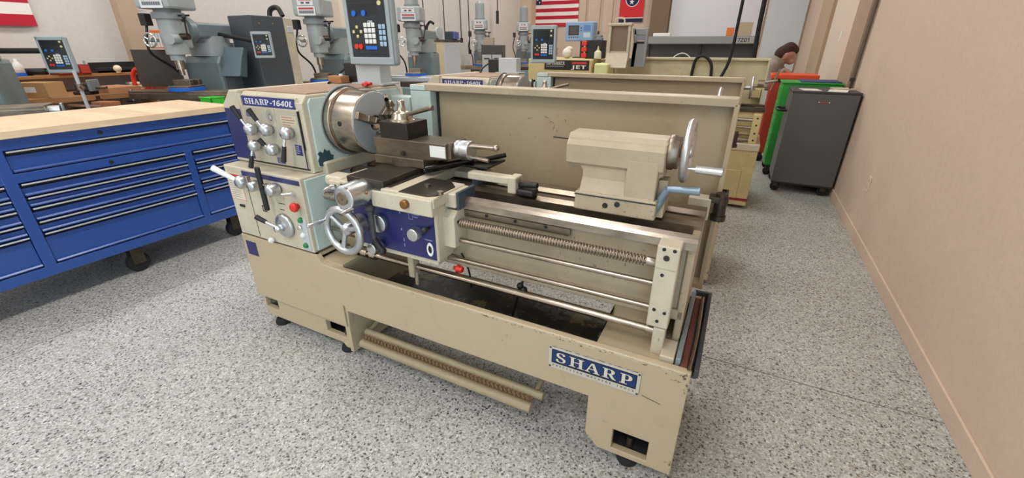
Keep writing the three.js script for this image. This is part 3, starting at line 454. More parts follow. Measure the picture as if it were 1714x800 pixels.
  part(cm, 'label_plate', plate(0.075, 0.045, 0.002).translate(-1.035, 1.013, -1.374), P.white, 'pale label');
  part(cm, 'gib_screw', cyl('z', -1.21, 0.99, -1.372, 0.01, 0.014, 12), P.steelDark);
  const cw = part(cm, 'feed_dial', spin('x', -0.98, 1.02, -1.43, [[0, 0], [0.03, 0], [0.036, 0.004], [0.036, 0.022], [0.033, 0.024], [0.033, 0.03], [0.038, 0.032], [0.038, 0.066], [0.034, 0.07], [0, 0.07]], 32), P.alu, 'graduated silver dial');
  part(cw, 'handle', [rod([-0.91, 1.04, -1.42], [-0.8, 1.043, -1.42], 0.0085, 14, 0.0105), ball(-0.795, 1.043, -1.42, 0.013), rod([-0.91, 0.99, -1.44], [-0.84, 0.985, -1.44], 0.008)], P.steel);
  part(cm, 'way_cover', [box(-1.1, -0.86, 0.94, 0.95, -1.62, -1.46, 0.003), rod([-1.1, 0.93, -1.36], [-0.86, 0.968, -1.62], 0.01), rod([-1.08, 0.945, -1.345], [-0.95, 0.965, -1.5], 0.012)], P.blackGloss);
  // tool post
  const tp = part(L, 'tool_post', [box(-1.325, -1.18, 1.043, 1.112, -1.51, -1.375, 0.003)], M('#453d38', 0.45, 0.6, { k: 's', map: steelTex }), 'square dark steel tool post');
  part(tp, 'clamp_hub', spin('y', -1.255, 1.11, -1.44, [[0.055, 0], [0.055, 0.006], [0.044, 0.012], [0.04, 0.03], [0.034, 0.036], [0.018, 0.042], [0.014, 0.07], [0.016, 0.075], [0.012, 0.085], [0, 0.086]], 28), P.steel);
  part(tp, 'clamp_handle', [rod([-1.23, 1.135, -1.43], [-1.075, 1.176, -1.4], 0.0085, 14, 0.0095), cyl('x', -1.07, 1.177, -1.4, 0.0105, 0.012)], P.steelDull);
  part(tp, 'nozzle', [tube([[-1.39, 1.06, -1.53], [-1.38, 1.15, -1.5], [-1.36, 1.2, -1.47], [-1.34, 1.19, -1.45]], 0.009, 20)], P.steelDull);
  // indicator stand in the tray
  const is = part(L, 'coolant_stand', rod([-0.69, 0.298, -1.3], [-0.618, 0.6, -1.32], 0.006), P.chrome);
  part(is, 'clamp_knob', [ball(-0.632, 0.545, -1.305, 0.014), ball(-0.617, 0.53, -1.305, 0.015)], P.black);
  part(L, 'loose_cable', tube([[-0.895, 0.63, -1.3], [-0.87, 0.55, -1.31], [-0.875, 0.46, -1.33]], 0.004, 20), P.black);
  // digital readout on its stand behind the headstock
  const ds = part(L, 'readout_stand', [box(-1.79, -1.63, 1.216, 1.33, -1.82, -1.74, 0.004), box(-1.81, -1.6, 1.216, 1.224, -1.84, -1.72)], P.ltgrey, 'pale grey sheet-metal stand');
  part(ds, 'cable_box', [box(-1.9, -1.8, 1.216, 1.32, -1.83, -1.76, 0.01), tube([[-1.87, 1.3, -1.77], [-1.93, 1.26, -1.75], [-1.94, 1.225, -1.7], [-1.9, 1.222, -1.65]], 0.006, 24)], P.black);
  readout(L, [-1.645 + 1.05, 1.492, -1.715 + 1.4], 0.05, 1.12);
  return L;
}
const lathe = buildLathe();
const lathe2 = copy(lathe, 'tan engine lathe standing directly behind the foreground lathe, mostly hidden by its splash guard', [-1.05, 0, -2.92]);
lathe2.scale.y = 0.982;
{ const r = lathe2.children.find((c) => c.name === 'digital_readout'); r.position.set(-1.43 + 1.05, 1.43, -3.32 + 2.92); r.rotation.y = 0.1; r.scale.setScalar(0.82); }

// ------------------------------------------------------------------ blue rolling tool cabinet
{
  const F = -3.34, zA = -0.2, zB = -1.97;
  const C = thing('tool_cabinet', 'long blue rolling tool cabinet with rows of drawers and a maple top', 'tool cabinet', [-3.68, 0, -1.08], 0, undefined, true);
  const T = P.toolBlue;
  part(C, 'body', [box(-4.0, F - 0.05, 0.19, 0.958, zB + 0.001, zA - 0.001, 0.004), box(F - 0.055, F - 0.001, 0.9, 0.96, zB + 0.001, zA - 0.001, 0.003), box(F - 0.055, F - 0.001, 0.19, 0.25, zB + 0.001, zA - 0.001, 0.003), box(F - 0.055, F - 0.001, 0.728, 0.778, zB + 0.001, zA - 0.001, 0.003), box(F - 0.055, F, 0.247, 0.905, -0.765, -0.712, 0.004), box(F - 0.055, F, 0.247, 0.735, -1.632, -1.586, 0.004), box(F - 0.055, F, 0.247, 0.905, zB, zB + 0.035, 0.004), box(F - 0.055, F, 0.247, 0.905, zA - 0.035, zA, 0.004)], T);
  part(C, 'worktop', box(-4.02, F + 0.03, 0.96, 1.0, zB - 0.02, zA + 0.02, 0.004), P.wood, 'maple butcher-block top');
  const trim = M('#d9dee4', 0.25, 0.6);  // pale colour for the painted highlight along the pulls
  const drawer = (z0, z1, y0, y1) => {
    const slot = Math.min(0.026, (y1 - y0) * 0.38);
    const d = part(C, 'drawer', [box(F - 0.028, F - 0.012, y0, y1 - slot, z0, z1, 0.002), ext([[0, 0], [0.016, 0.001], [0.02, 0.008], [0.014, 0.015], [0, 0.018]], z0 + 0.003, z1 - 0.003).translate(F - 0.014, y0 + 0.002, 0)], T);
    part(d, 'slot_shade', box(F - 0.048, F - 0.03, y1 - slot - 0.004, y1 - 0.002, z0, z1), P.black, 'finger slot back, painted black for the shade under the pull');  // black back plate paints the shade below each pull
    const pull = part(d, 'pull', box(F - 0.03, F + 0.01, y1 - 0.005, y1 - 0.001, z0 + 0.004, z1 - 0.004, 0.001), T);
    part(pull, 'pull_highlight', box(F + 0.006, F + 0.0135, y1 - 0.007, y1 + 0.001, z0 + 0.004, z1 - 0.004, 0.001), trim, 'pale strip painting the highlight on the pull edge');  // bright edge of the pull painted on as a pale strip
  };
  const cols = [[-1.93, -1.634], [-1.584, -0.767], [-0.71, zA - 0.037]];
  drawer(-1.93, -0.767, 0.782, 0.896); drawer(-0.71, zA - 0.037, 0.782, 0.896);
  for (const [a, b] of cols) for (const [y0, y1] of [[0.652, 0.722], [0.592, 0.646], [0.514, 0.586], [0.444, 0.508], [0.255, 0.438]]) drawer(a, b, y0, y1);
  for (const y of [0.93, 0.752]) part(C, 'lock', cyl('x', F + 0.002, y, -1.18, 0.011, 0.006, 16), P.black);
  for (const z of [-0.4, -1.15, -1.82]) for (const x of [-3.43, -3.9]) {
    const k = part(C, 'caster', [box(x - 0.05, x + 0.05, 0.18, 0.19, z - 0.05, z + 0.05), box(x - 0.034, x - 0.028, 0.06, 0.185, z - 0.035, z + 0.035, 0.002), box(x + 0.028, x + 0.034, 0.06, 0.185, z - 0.035, z + 0.035, 0.002)], P.steelDark);
    part(k, 'wheel', spin('x', x, 0.066, z, [[0, -0.026], [0.05, -0.026], [0.064, -0.018], [0.066, 0], [0.064, 0.018], [0.05, 0.026], [0, 0.026]], 28), P.rubber);
  }
}

// ------------------------------------------------------------------ cream lathe, third in the row
{
  const L = thing('engine_lathe', 'cream engine lathe farthest back in the row, black JET sign on its headstock', 'lathe', [-0.95, 0, -4.65], 0, undefined, true);
  const c = P.cream, z0 = -4.35, Y = 1.12, Z = -4.62;
  part(L, 'stand', [box(-2.1, -1.3, 0.03, 0.52, -4.95, z0, 0.006), box(-0.12, 0.215, 0.03, 0.56, -4.95, z0, 0.006), box(-1.32, -0.1, 0.4, 0.5, -4.95, z0, 0.006), box(-1.32, -0.1, 0.06, 0.4, -4.95, -4.9)], c);
  part(L, 'access_door', box(-0.08, 0.12, 0.1, 0.36, z0 - 0.002, z0 + 0.008, 0.003), c);
  part(L, 'red_stripe', box(-0.121, 0.216, 0.075, 0.1, -4.951, z0 + 0.003), M('#8c1c22', 0.45), 'dark red stripe');
  part(L, 'stand_ledge', box(-0.13, 0.22, 0.54, 0.6, -4.9, z0 + 0.01, 0.006), P.creamPale);
  part(L, 'bed', [box(-1.55, 0.17, 0.66, 0.86, -4.75, -4.47, 0.004), box(0.12, 0.19, 0.6, 0.88, -4.76, -4.46, 0.004), box(-0.1, 0.14, 0.55, 0.7, -4.72, -4.5)], c);
  part(L, 'front_way', extX([[-4.45, 0.86], [-4.45, 0.885], [-4.48, 0.9], [-4.53, 0.885], [-4.53, 0.86]], -1.55, 0.2, 0.001), P.steelDark);
  part(L, 'rear_way', extX([[-4.68, 0.86], [-4.68, 0.89], [-4.72, 0.9], [-4.77, 0.885], [-4.77, 0.86]], -1.55, 0.2, 0.001), P.steelDark);
  for (const [n, y, r] of [['lead_screw', 0.8, 0.016], ['feed_rod', 0.735, 0.011], ['switch_rod', 0.625, 0.013]]) part(L, n, rod([-1.5, y, -4.4], [0.14, y, -4.4], r), P.steel);
  const eb = part(L, 'end_bracket', box(0.12, 0.185, 0.6, 0.85, -4.46, -4.375, 0.006), c);
  for (const y of [0.82, 0.76, 0.69, 0.63]) part(eb, 'screw', cyl('z', 0.155, y, -4.374, 0.008, 0.005, 10), P.black);
  part(L, 'rod_collar', [cyl('x', 0.03, 0.625, -4.4, 0.022, 0.1, 18), cyl('x', 0.1, 0.625, -4.4, 0.016, 0.04, 18)], P.steelDull);
  part(L, 'red_knob', ball(0.0, 0.69, -4.37, 0.014), P.red);
  part(L, 'headstock', [box(-2.05, -1.36, 0.87, 1.275, -4.92, z0 - 0.02, 0.02), box(-2.05, -1.4, 0.52, 0.88, -4.9, z0, 0.01)], c);
  const jetTex = canvasTex(1024, 200, (g, W, H) => { g.fillStyle = '#17120f'; g.fillRect(0, 0, W, H); g.fillStyle = '#d6cfc4'; g.textBaseline = 'middle'; g.font = `bold 92px ${serif}`; g.save(); g.translate(40, 66); g.scale(440 / g.measureText('SR-1640ZX').width, 1); g.fillText('SR-1640ZX', 0, 0); g.restore(); for (let k = 0; k < 26; k++) g.fillRect(44 + k * 16, 124, 9, 12); g.fillStyle = '#c33228'; g.fillRect(640, 34, 330, 44); g.font = `bold 104px ${sans}`; g.fillStyle = '#e6ddd3'; g.save(); g.translate(645, 138); g.scale(320 / g.measureText('JET').width, 1); g.fillText('JET', 0, 0); g.restore(); });
  part(L, 'model_sign', plate(0.47, 0.09, 0.006).translate(-1.625, 1.218, z0 - 0.016), printed(jetTex), 'black sign with SR-1640ZX and JET lettering');
  part(L, 'control_box', [box(-1.34, -1.2, 1.05, 1.24, -4.6, z0 - 0.01, 0.02)], M('#d6d59a', 0.45), 'pale yellow-green cover');
  part(L, 'chuck', spin('x', -1.37, Y, Z, [[0, 0], [0.12, 0], [0.125, 0.01], [0.125, 0.13], [0.118, 0.14], [0, 0.14]], 36), P.steel);
  for (const [x, y, m] of [[-1.28, 1.1, P.chrome], [-1.33, 1.09, P.black]]) part(L, 'lever_knob', [rod([x, y, z0 - 0.02], [x, y - 0.01, z0 + 0.04], 0.008), ball(x, y - 0.012, z0 + 0.05, 0.02)], m);
  // chuck shield swung up
  const sh = part(L, 'chuck_shield', [box(-1.26, -1.235, 1.26, 1.585, -4.56, -4.5, 0.008), box(-1.075, -1.05, 1.26, 1.585, -4.56, -4.5, 0.008), box(-1.27, -1.04, 1.565, 1.59, -4.57, -4.49, 0.006), box(-1.24, -1.07, 1.33, 1.345, -4.55, -4.52), extX([[-4.5, 1.33], [-4.46, 1.24], [-4.44, 1.2], [-4.46, 1.2], [-4.48, 1.24], [-4.53, 1.33]], -1.26, -1.05, 0.002), tube([[-1.21, 1.585, -4.53], [-1.2, 1.625, -4.53], [-1.13, 1.625, -4.53], [-1.12, 1.585, -4.53]], 0.008, 20)], P.creamPale, 'cream chuck shield frame swung upright');
  part(sh, 'window', box(-1.236, -1.074, 1.345, 1.567, -4.537, -4.531), new THREE.MeshPhysicalMaterial({ color: '#b8a692', transmission: 0.75, roughness: 0.35, thickness: 0 }), 'hazy clear window');
  const s2 = part(L, 'tool_guard', [ext([[-1.07, 1.2], [-1.05, 1.4], [-1.08, 1.545], [-1.05, 1.55], [-1.02, 1.42], [-1.03, 1.2]], -4.72, -4.7), box(-1.06, -0.94, 1.2, 1.42, -4.72, -4.7), box(-1.06, -0.93, 1.49, 1.545, -4.73, -4.7, 0.004), box(-0.95, -0.925, 1.2, 1.55, -4.74, -4.69, 0.004), box(-1.05, -0.94, 1.44, 1.5, -4.72, -4.705)], M('#8d9196', 0.4), 'grey metal guard');
  part(s2, 'slot', box(-1.03, -0.95, 1.412, 1.432, -4.702, -4.697), P.black);
  part(L, 'splash_guard', [box(-1.36, 0.17, 0.56, 1.27, -4.985, -4.97), box(0.155, 0.17, 0.56, 1.28, -4.97, -4.86, 0.003), box(-1.6, 0.178, 1.265, 1.287, -5.0, -4.92, 0.004)], M('#dcd4b0', 0.42, 0, { k: 'g', map: grimeTex }));
  part(L, 'guard_box', [box(0.06, 0.15, 0.94, 1.02, -4.97, -4.88, 0.006)], c);
  const ts = part(L, 'tailstock', [box(-0.25, 0.0, 0.9, 1.0, -4.74, -4.5, 0.008), extX([[-4.54, 1.0], [-4.53, 1.07], [-4.57, 1.1], [-4.68, 1.1], [-4.72, 1.07], [-4.7, 1.0]], -0.3, 0.0, 0.006)], c);
  const tw = part(ts, 'handwheel', [torus('x', 0.06, 1.05, Z, 0.085, 0.011), cyl('x', 0.04, 1.05, Z, 0.02, 0.1), rod([0.06, 0.965, Z], [0.06, 1.135, Z], 0.008), rod([0.06, 1.05, Z - 0.085], [0.06, 1.05, Z + 0.085], 0.008)], P.alu); part(tw, 'crank_handle', rod([0.06, 1.07, Z + 0.08], [0.17, 1.07, Z + 0.085], 0.012), P.steelDull);
  part(L, 'handle_knob', [rod([0.1, 1.1, -4.42], [0.24, 1.13, -4.42], 0.011), cyl('x', 0.12, 1.1, -4.42, 0.03, 0.05), rod([0.2, 1.05, -4.42], [0.235, 1.22, -4.42], 0.008)], P.steelDull);
  part(L, 'carriage', [box(-0.9, -0.5, 0.9, 0.96, -4.75, -4.38, 0.008), box(-0.88, -0.52, 0.66, 0.9, -4.48, -4.37, 0.008)], c);
  const dm = part(L, 'readout_post', [cyl('y', -1.62, 1.36, -4.8, 0.02, 0.2), box(-1.7, -1.54, 1.27, 1.285, -4.86, -4.74)], P.dark);
  void dm;
  const bt = canvasTex(256, 150, (g, W, H) => { g.fillStyle = '#88a3c4'; g.fillRect(0, 0, W, H); g.fillStyle = '#2b2b2c'; g.fillRect(24, 22, 104, 84); g.fillStyle = '#4b4742'; g.fillRect(36, 32, 80, 64); g.fillStyle = '#38414c'; for (let k = 0; k < 5; k++) g.fillRect(30 + k * 20, 118, 12, 10); g.fillRect(142, 40, 14, 10); g.fillRect(142, 62, 14, 10); g.fillStyle = '#5e86c0'; g.fillRect(172, 20, 66, 54); g.fillStyle = '#c3cfdb'; g.fillRect(172, 84, 66, 40); });
  const bh = part(L, 'control_display', box(-1.79, -1.48, 1.435, 1.62, -4.86, -4.725, 0.014), M('#8aa5c6', 0.4), 'blue-grey display unit'); part(bh, 'display_face', plate(0.285, 0.165, 0.004).translate(-1.635, 1.527, -4.722), printed(bt, 0.3));
  const H = [['#9d8f80', -1.88, -1.78], ['#d8d2c6', -1.72, -1.62]];
  for (const [col, a, b] of H) single('cloth_bundle', [ball(0, 0.05, 0, 0.05, (b - a) * 10, 1, 1.2), ball(0.015, 0.09, -0.01, 0.03, 1.3, 0.8, 1)], M(col, 0.9), `${col === '#d8d2c6' ? 'white' : 'tan'} shop rag bunched on top of the cream lathe headstock`, 'rag', undefined, [(a + b) / 2, 1.275, -4.5]);
  const tb = thing('tool_chest', 'black box with red front bins on the cream lathe headstock', 'tool chest', [-1.41, 1.275, -4.6]);
  part(tb, 'body', box(-0.08, 0.09, 0, 0.17, -0.08, 0.08, 0.006), P.black); for (const y of [0.03, 0.085, 0.14]) part(tb, 'bin', box(-0.115, -0.06, y - 0.022, y + 0.022, 0.02, 0.1, 0.01), P.red);
  const vs = thing('small_vise', 'small grey vise on top of the black tool chest', 'vise', [-1.37, 1.445, -4.6]); part(vs, 'body', [box(-0.03, 0.03, 0, 0.02, -0.03, 0.03, 0.004), box(-0.025, 0.02, 0.02, 0.05, -0.02, 0.02, 0.006)], P.greyPaint); part(vs, 'screw', rod([-0.06, 0.035, 0], [0.03, 0.035, 0], 0.006), P.steel);
  const ob = thing('oil_bottle', 'pale squeeze bottle with pointed tip beside the chuck shield', 'bottle', [-1.335, 1.275, -4.45]); part(ob, 'body', spin('y', 0, 0, 0, [[0, 0], [0.032, 0], [0.034, 0.01], [0.034, 0.06], [0.02, 0.075], [0, 0.075]], 20), M('#d9d7b8', 0.4)); part(ob, 'tip', cyl('y', 0, 0.095, 0, 0.014, 0.045, 14, 0.003), M('#cdbf7e', 0.4));
}

// ------------------------------------------------------------------ knee mills along the left wall
const plateTex = canvasTex(256, 160, (g, W, H) => { g.fillStyle = '#d9dadb'; g.fillRect(0, 0, W, H); g.fillStyle = '#b5424c'; g.fillRect(20, 24, W - 40, 34); g.fillStyle = '#8b9096'; g.fillRect(20, 74, W - 40, 54); g.fillStyle = '#5c6268'; for (let k = 0; k < 8; k++) g.fillRect(28 + k * 26, 82, 14, 38); });
const badgeTex = canvasTex(256, 120, (g, W, H) => { g.fillStyle = '#d5d6d7'; g.fillRect(0, 0, W, H); g.fillStyle = '#a8323c'; g.font = `bold italic 60px ${sans}`; g.textAlign = 'center'; g.textBaseline = 'middle'; g.fillRect(24, 20, W - 48, 12); g.fillStyle = '#4a5058'; g.fillRect(60, 50, 50, 36); g.fillRect(140, 50, 60, 36); });
function buildMill(label, pos, turn) {
  const m = thing('milling_machine', label, 'milling machine', pos, turn, 'knee mills along the left wall');
  const c = P.millPaint, p = P.millPale;
  part(m, 'base', box(-0.28, 0.28, 0, 0.12, -0.85, 0.2, 0.02), c);
  part(m, 'column', extX([[-0.28, 0.1], [-0.28, 1.24], [-0.33, 1.3], [-0.72, 1.3], [-0.82, 0.1]], -0.19, 0.19, 0.03), c);
  part(m, 'knee', [box(-0.17, 0.17, 0.55, 0.86, -0.3, 0.16, 0.02)], c);
  part(m, 'saddle', box(-0.2, 0.2, 0.86, 0.93, -0.2, 0.13, 0.008), P.steelDark);
  const tb = part(m, 'table', [box(-0.5, 0.5, 0.93, 0.985, -0.13, 0.12, 0.004), ...[-0.11, -0.045, 0.02, 0.085].map((z) => box(-0.5, 0.5, 0.98, 1.005, z - 0.012, z + 0.03, 0.003))], P.steelDull, 'steel table with T-slots');
  for (const s of [-1, 1]) { const w = part(tb, 'table_crank', [cyl('x', s * 0.53, 0.955, 0, 0.04, 0.06, 20), box(s * 0.57 - 0.008, s * 0.57 + 0.008, 0.9, 1.01, -0.014, 0.014, 0.005)], P.alu); part(w, 'crank_handle', rod([s * 0.57, 0.905, 0], [s * 0.64, 0.905, 0], 0.011), P.black); }
  const v = part(m, 'vise', [box(-0.1, 0.1, 1.005, 1.05, -0.12, 0.11, 0.006), box(-0.085, 0.085, 1.045, 1.1, -0.11, -0.06, 0.004), box(-0.085, 0.085, 1.045, 1.1, 0.0, 0.05, 0.004)], P.steelDull); part(v, 'vise_base', [cyl('y', 0, 1.019, 0, 0.15, 0.028, 32)], P.bluePlastic, 'blue swivel base');
  part(m, 'turret', [cyl('y', 0, 1.36, -0.5, 0.2, 0.12, 36), cyl('y', 0, 1.44, -0.5, 0.17, 0.08, 36)], p);
  part(m, 'ram', [extX([[-0.2, 1.46], [-0.2, 1.6], [-0.95, 1.6], [-0.95, 1.46]], -0.11, 0.11, 0.02), cyl('z', 0, 1.53, -0.17, 0.12, 0.08, 28)], c);
  part(m, 'head', [cyl('y', 0, 1.47, -0.02, 0.095, 0.3, 32), box(-0.09, 0.09, 1.36, 1.6, -0.14, 0.0, 0.03), cyl('y', 0, 1.3, 0, 0.06, 0.06, 28), cyl('z', 0.06, 1.45, 0.06, 0.045, 0.1, 24)], p);
  part(m, 'spindle', [cyl('y', 0, 1.24, 0, 0.04, 0.1, 24), cyl('y', 0, 1.17, 0, 0.02, 0.06, 20)], P.steel);
  part(m, 'speed_housing', [cyl('y', 0, 1.64, -0.03, 0.125, 0.05, 36), cyl('y', 0, 1.67, -0.03, 0.105, 0.04, 36)], P.greyPaint);
  part(m, 'belt_housing', [ext([[-0.15, -0.12], [0.15, -0.12], [0.16, -0.02], [0.14, 0.22], [-0.14, 0.22], [-0.16, -0.02]], 1.69, 1.87, 0.02).rotateX(-Math.PI / 2)], p);
  const bp = part(m, 'nameplate', plate(0.2, 0.09, 0.006).translate(0, 1.74, 0.125), printed(plateTex, 0.35), 'white plate with a red band'); void bp;
  part(m, 'badge', plate(0.18, 0.06, 0.006).translate(0, 1.82, 0.125), printed(badgeTex, 0.35));
  const mo = part(m, 'motor', [cyl('y', 0, 2.02, -0.08, 0.092, 0.3, 36), cyl('y', 0, 2.19, -0.08, 0.08, 0.04, 36, 0.06)], P.millPale); part(mo, 'cap', cyl('y', 0, 1.885, -0.08, 0.105, 0.03, 36), P.greyPaint);
  part(m, 'brake_lever', rod([0.1, 1.64, 0], [0.24, 1.64, 0.03], 0.008), P.black);
  const hw = part(m, 'feed_handwheel', [torus('z', -0.11, 1.44, 0.13, 0.055, 0.009, 28), cyl('z', -0.11, 1.44, 0.09, 0.015, 0.1), ...[0.5, 2.6, 4.7].map((a) => rod([-0.11, 1.44, 0.13], [-0.11 + 0.053 * Math.cos(a), 1.44 + 0.053 * Math.sin(a), 0.13], 0.007, 8))], P.chrome); void hw;
  const ql = part(m, 'quill_lever', [cyl('x', 0.12, 1.47, 0, 0.028, 0.08), rod([0.15, 1.47, 0], [0.2, 1.62, 0.05], 0.007)], P.steelDark); part(ql, 'ball_knob', ball(0.2, 1.625, 0.05, 0.018), P.black);
  part(m, 'control_switch', [box(-0.24, -0.18, 1.56, 1.66, -0.05, 0.03, 0.006)], P.dark);
  part(m, 'power_cable', tube([[-0.21, 1.56, 0], [-0.24, 1.35, 0.02], [-0.2, 1.15, -0.2], [-0.22, 0.7, -0.3]], 0.011, 30), P.black);
  return m;
}
const MT = 0.4;
const mill = buildMill('grey knee mill nearest the blue cabinet, its vise on a blue base', [-4.75, 0, -2.45], 0.42);
const mills = [mill,
  copy(mill, 'grey knee mill beside the tall dark cabinet, head showing left of the large readout', [-4.45, 0, -3.8], MT),
  copy(mill, 'knee mill just right of the large readout, long bare table in front', [-4.2, 0, -5.2], MT),
  copy(mill, 'darker distant knee mill left of the row of grey drawers', [-5.07, 0, -8.45], MT),
  copy(mill, 'smallest farthest knee mill, left of the flag on the back wall', [-4.77, 0, -9.9], MT),
  copy(mill, 'knee mill at the left edge behind the blue cabinet, only its table end in view', [-4.8, 0, -0.95], 1.0)];
{ // readouts on arms
  const arm = (m, a, b) => part(m, 'readout_arm', [rod(a, b, 0.02, 10)], P.black);
  arm(mills[5], [0.05, 1.36, -0.5], [0.5, 1.36, -0.38]); readout(mills[5], [0.57, 1.33, -0.315], -0.35, 0.8); mills[2].children.find((c) => c.name === 'table').material = P.alu;
  arm(mills[0], [0.1, 1.5, -0.5], [0.62, 1.43, -0.3]); readout(mills[0], [0.68, 1.4, -0.26], 0.25, 0.72);
  part(mills[0], 'chip_shield', box(-0.62, -0.16, 1.02, 1.36, -0.2, -0.19, 0.003), M('#4b443f', 0.4, 0.3), 'dark brown sheet-metal shield');
  const rk = part(mills[0], 'collet_rack', [box(-0.33, -0.2, 1.37, 1.38, -0.2, -0.12), box(-0.34, -0.19, 1.5, 1.53, -0.2, -0.16, 0.004)], P.orange, 'orange tool rack'); for (let k = 0; k < 5; k++) part(rk, 'collet', cyl('y', -0.32 + k * 0.027, 1.44, -0.15, 0.008, 0.13, 10), P.white);
  part(mills[0], 'way_cover', extX([[-0.32, 1.1], [-0.2, 1.12], [-0.3, 1.3], [-0.36, 1.38], [-0.42, 1.36]], 0.22, 0.42, 0.01), M('#4d5f68', 0.45), 'slate way cover');
  
}
// tall dark cabinet
{
  const t = thing('control_cabinet', 'tall dark grey steel cabinet with a cream side panel between two mills', 'cabinet', [-4.62, 0, -3.22]);
  part(t, 'body', box(-0.18, 0.18, 0.1, 1.67, -0.18, 0.18, 0.008), M('#454b52', 0.4)); part(t, 'plinth', box(-0.17, 0.17, 0, 0.1, -0.17, 0.17), P.black);
  part(t, 'side_panel', box(-0.17, 0.19, 0.1, 1.66, -0.28, -0.182, 0.006), P.creamPale, 'cream side panel'); for (const z of [0.1, -0.05]) part(t, 'bolt', cyl('x', 0.181, 1.6, z, 0.009, 0.005, 10), P.steel);
  part(t, 'vent_slot', box(0.188, 0.193, 1.0, 1.01, -0.26, -0.2), P.black); part(t, 'socket', box(0.188, 0.2, 1.52, 1.58, -0.27, -0.2, 0.004), P.ltgrey);
  part(t, 'hose_arch', tube([[-0.05, 1.64, -0.2], [-0.04, 1.74, -0.22], [0.05, 1.76, -0.24], [0.1, 1.68, -0.25]], 0.025, 24), P.black);
}
// cream enclosure behind the third mill, with things on it
{
  const t = thing('machine_enclosure', 'cream and pale grey machine enclosure behind the third mill', 'enclosure', [-4.89, 0, -6.85]);
  part(t, 'body', box(-0.21, 0.2, 0.05, 1.46, -0.25, 0.25, 0.01), M('#d3bfa0', 0.5)); part(t, 'side_door', box(0.19, 0.214, 0.1, 1.44, -0.24, 0.24, 0.006), M('#c9cdd2', 0.45), 'pale grey door'); part(t, 'top', box(-0.23, 0.23, 1.455, 1.485, -0.27, 0.27, 0.006), P.charcoal); part(t, 'foot_rail', box(-0.2, 0.2, 0, 0.06, -0.24, 0.24), P.black);
  part(t, 'orange_tag', box(-0.02, 0.03, 1.03, 1.13, 0.248, 0.256), P.orange);
  const gr = thing('bench_grinder', 'cream bench grinder with black hose arch on the cream enclosure', 'grinder', [-4.97, 1.485, -6.72]);
  part(gr, 'body', [cyl('x', 0, 0.09, 0, 0.075, 0.16, 28), box(-0.06, 0.06, 0, 0.05, -0.06, 0.06, 0.01)], M('#c4b193', 0.6)); part(gr, 'wheel_guard', cyl('x', 0.11, 0.1, 0, 0.095, 0.05, 32), P.ltgrey); part(gr, 'hose', tube([[-0.12, 0.03, 0.03], [-0.13, 0.2, 0], [-0.05, 0.28, 0], [0.02, 0.25, 0]], 0.022, 24), P.black);
  const bx = thing('small_parts_bin', 'dark bin with blue end on the enclosure beside the grinder', 'bin', [-4.74, 1.485, -6.95]); part(bx, 'bin', box(-0.1, 0.06, 0, 0.13, -0.08, 0.08, 0.006), P.slate); part(bx, 'blue_end', box(0.062, 0.1, 0.01, 0.12, -0.07, 0.07, 0.006), M('#5a5f9a', 0.5));
}
// grey drawer stack
{
  const t = thing('drawer_cabinet', 'grey stack of small drawers with a black side near the distant mills', 'drawer cabinet', [-4.36, 0, -7.75], 0.35);
  part(t, 'carcass', box(-0.2, 0.2, 0, 1.4, -0.2, 0.17, 0.006), P.charcoal);
  for (let r = 0; r < 3; r++) for (let c = 0; c < 2; c++) { const x = -0.1 + c * 0.19, y = 0.42 + r * 0.33; const d = part(t, 'drawer', box(x - 0.088, x + 0.088, y - 0.155, y + 0.155, 0.165, 0.185, 0.004), P.ltgrey); part(d, 'handle', box(x - 0.05, x + 0.05, y + 0.08, y + 0.1, 0.184, 0.2, 0.004), P.dark); }
  single('carton', box(-0.09, 0.09, 0, 0.13, -0.08, 0.08, 0.003), M('#b3a393', 0.85), 'grey-tan carton on top of the grey drawer stack', 'carton', undefined, [-4.45, 1.4, -7.75], 0.3);
}

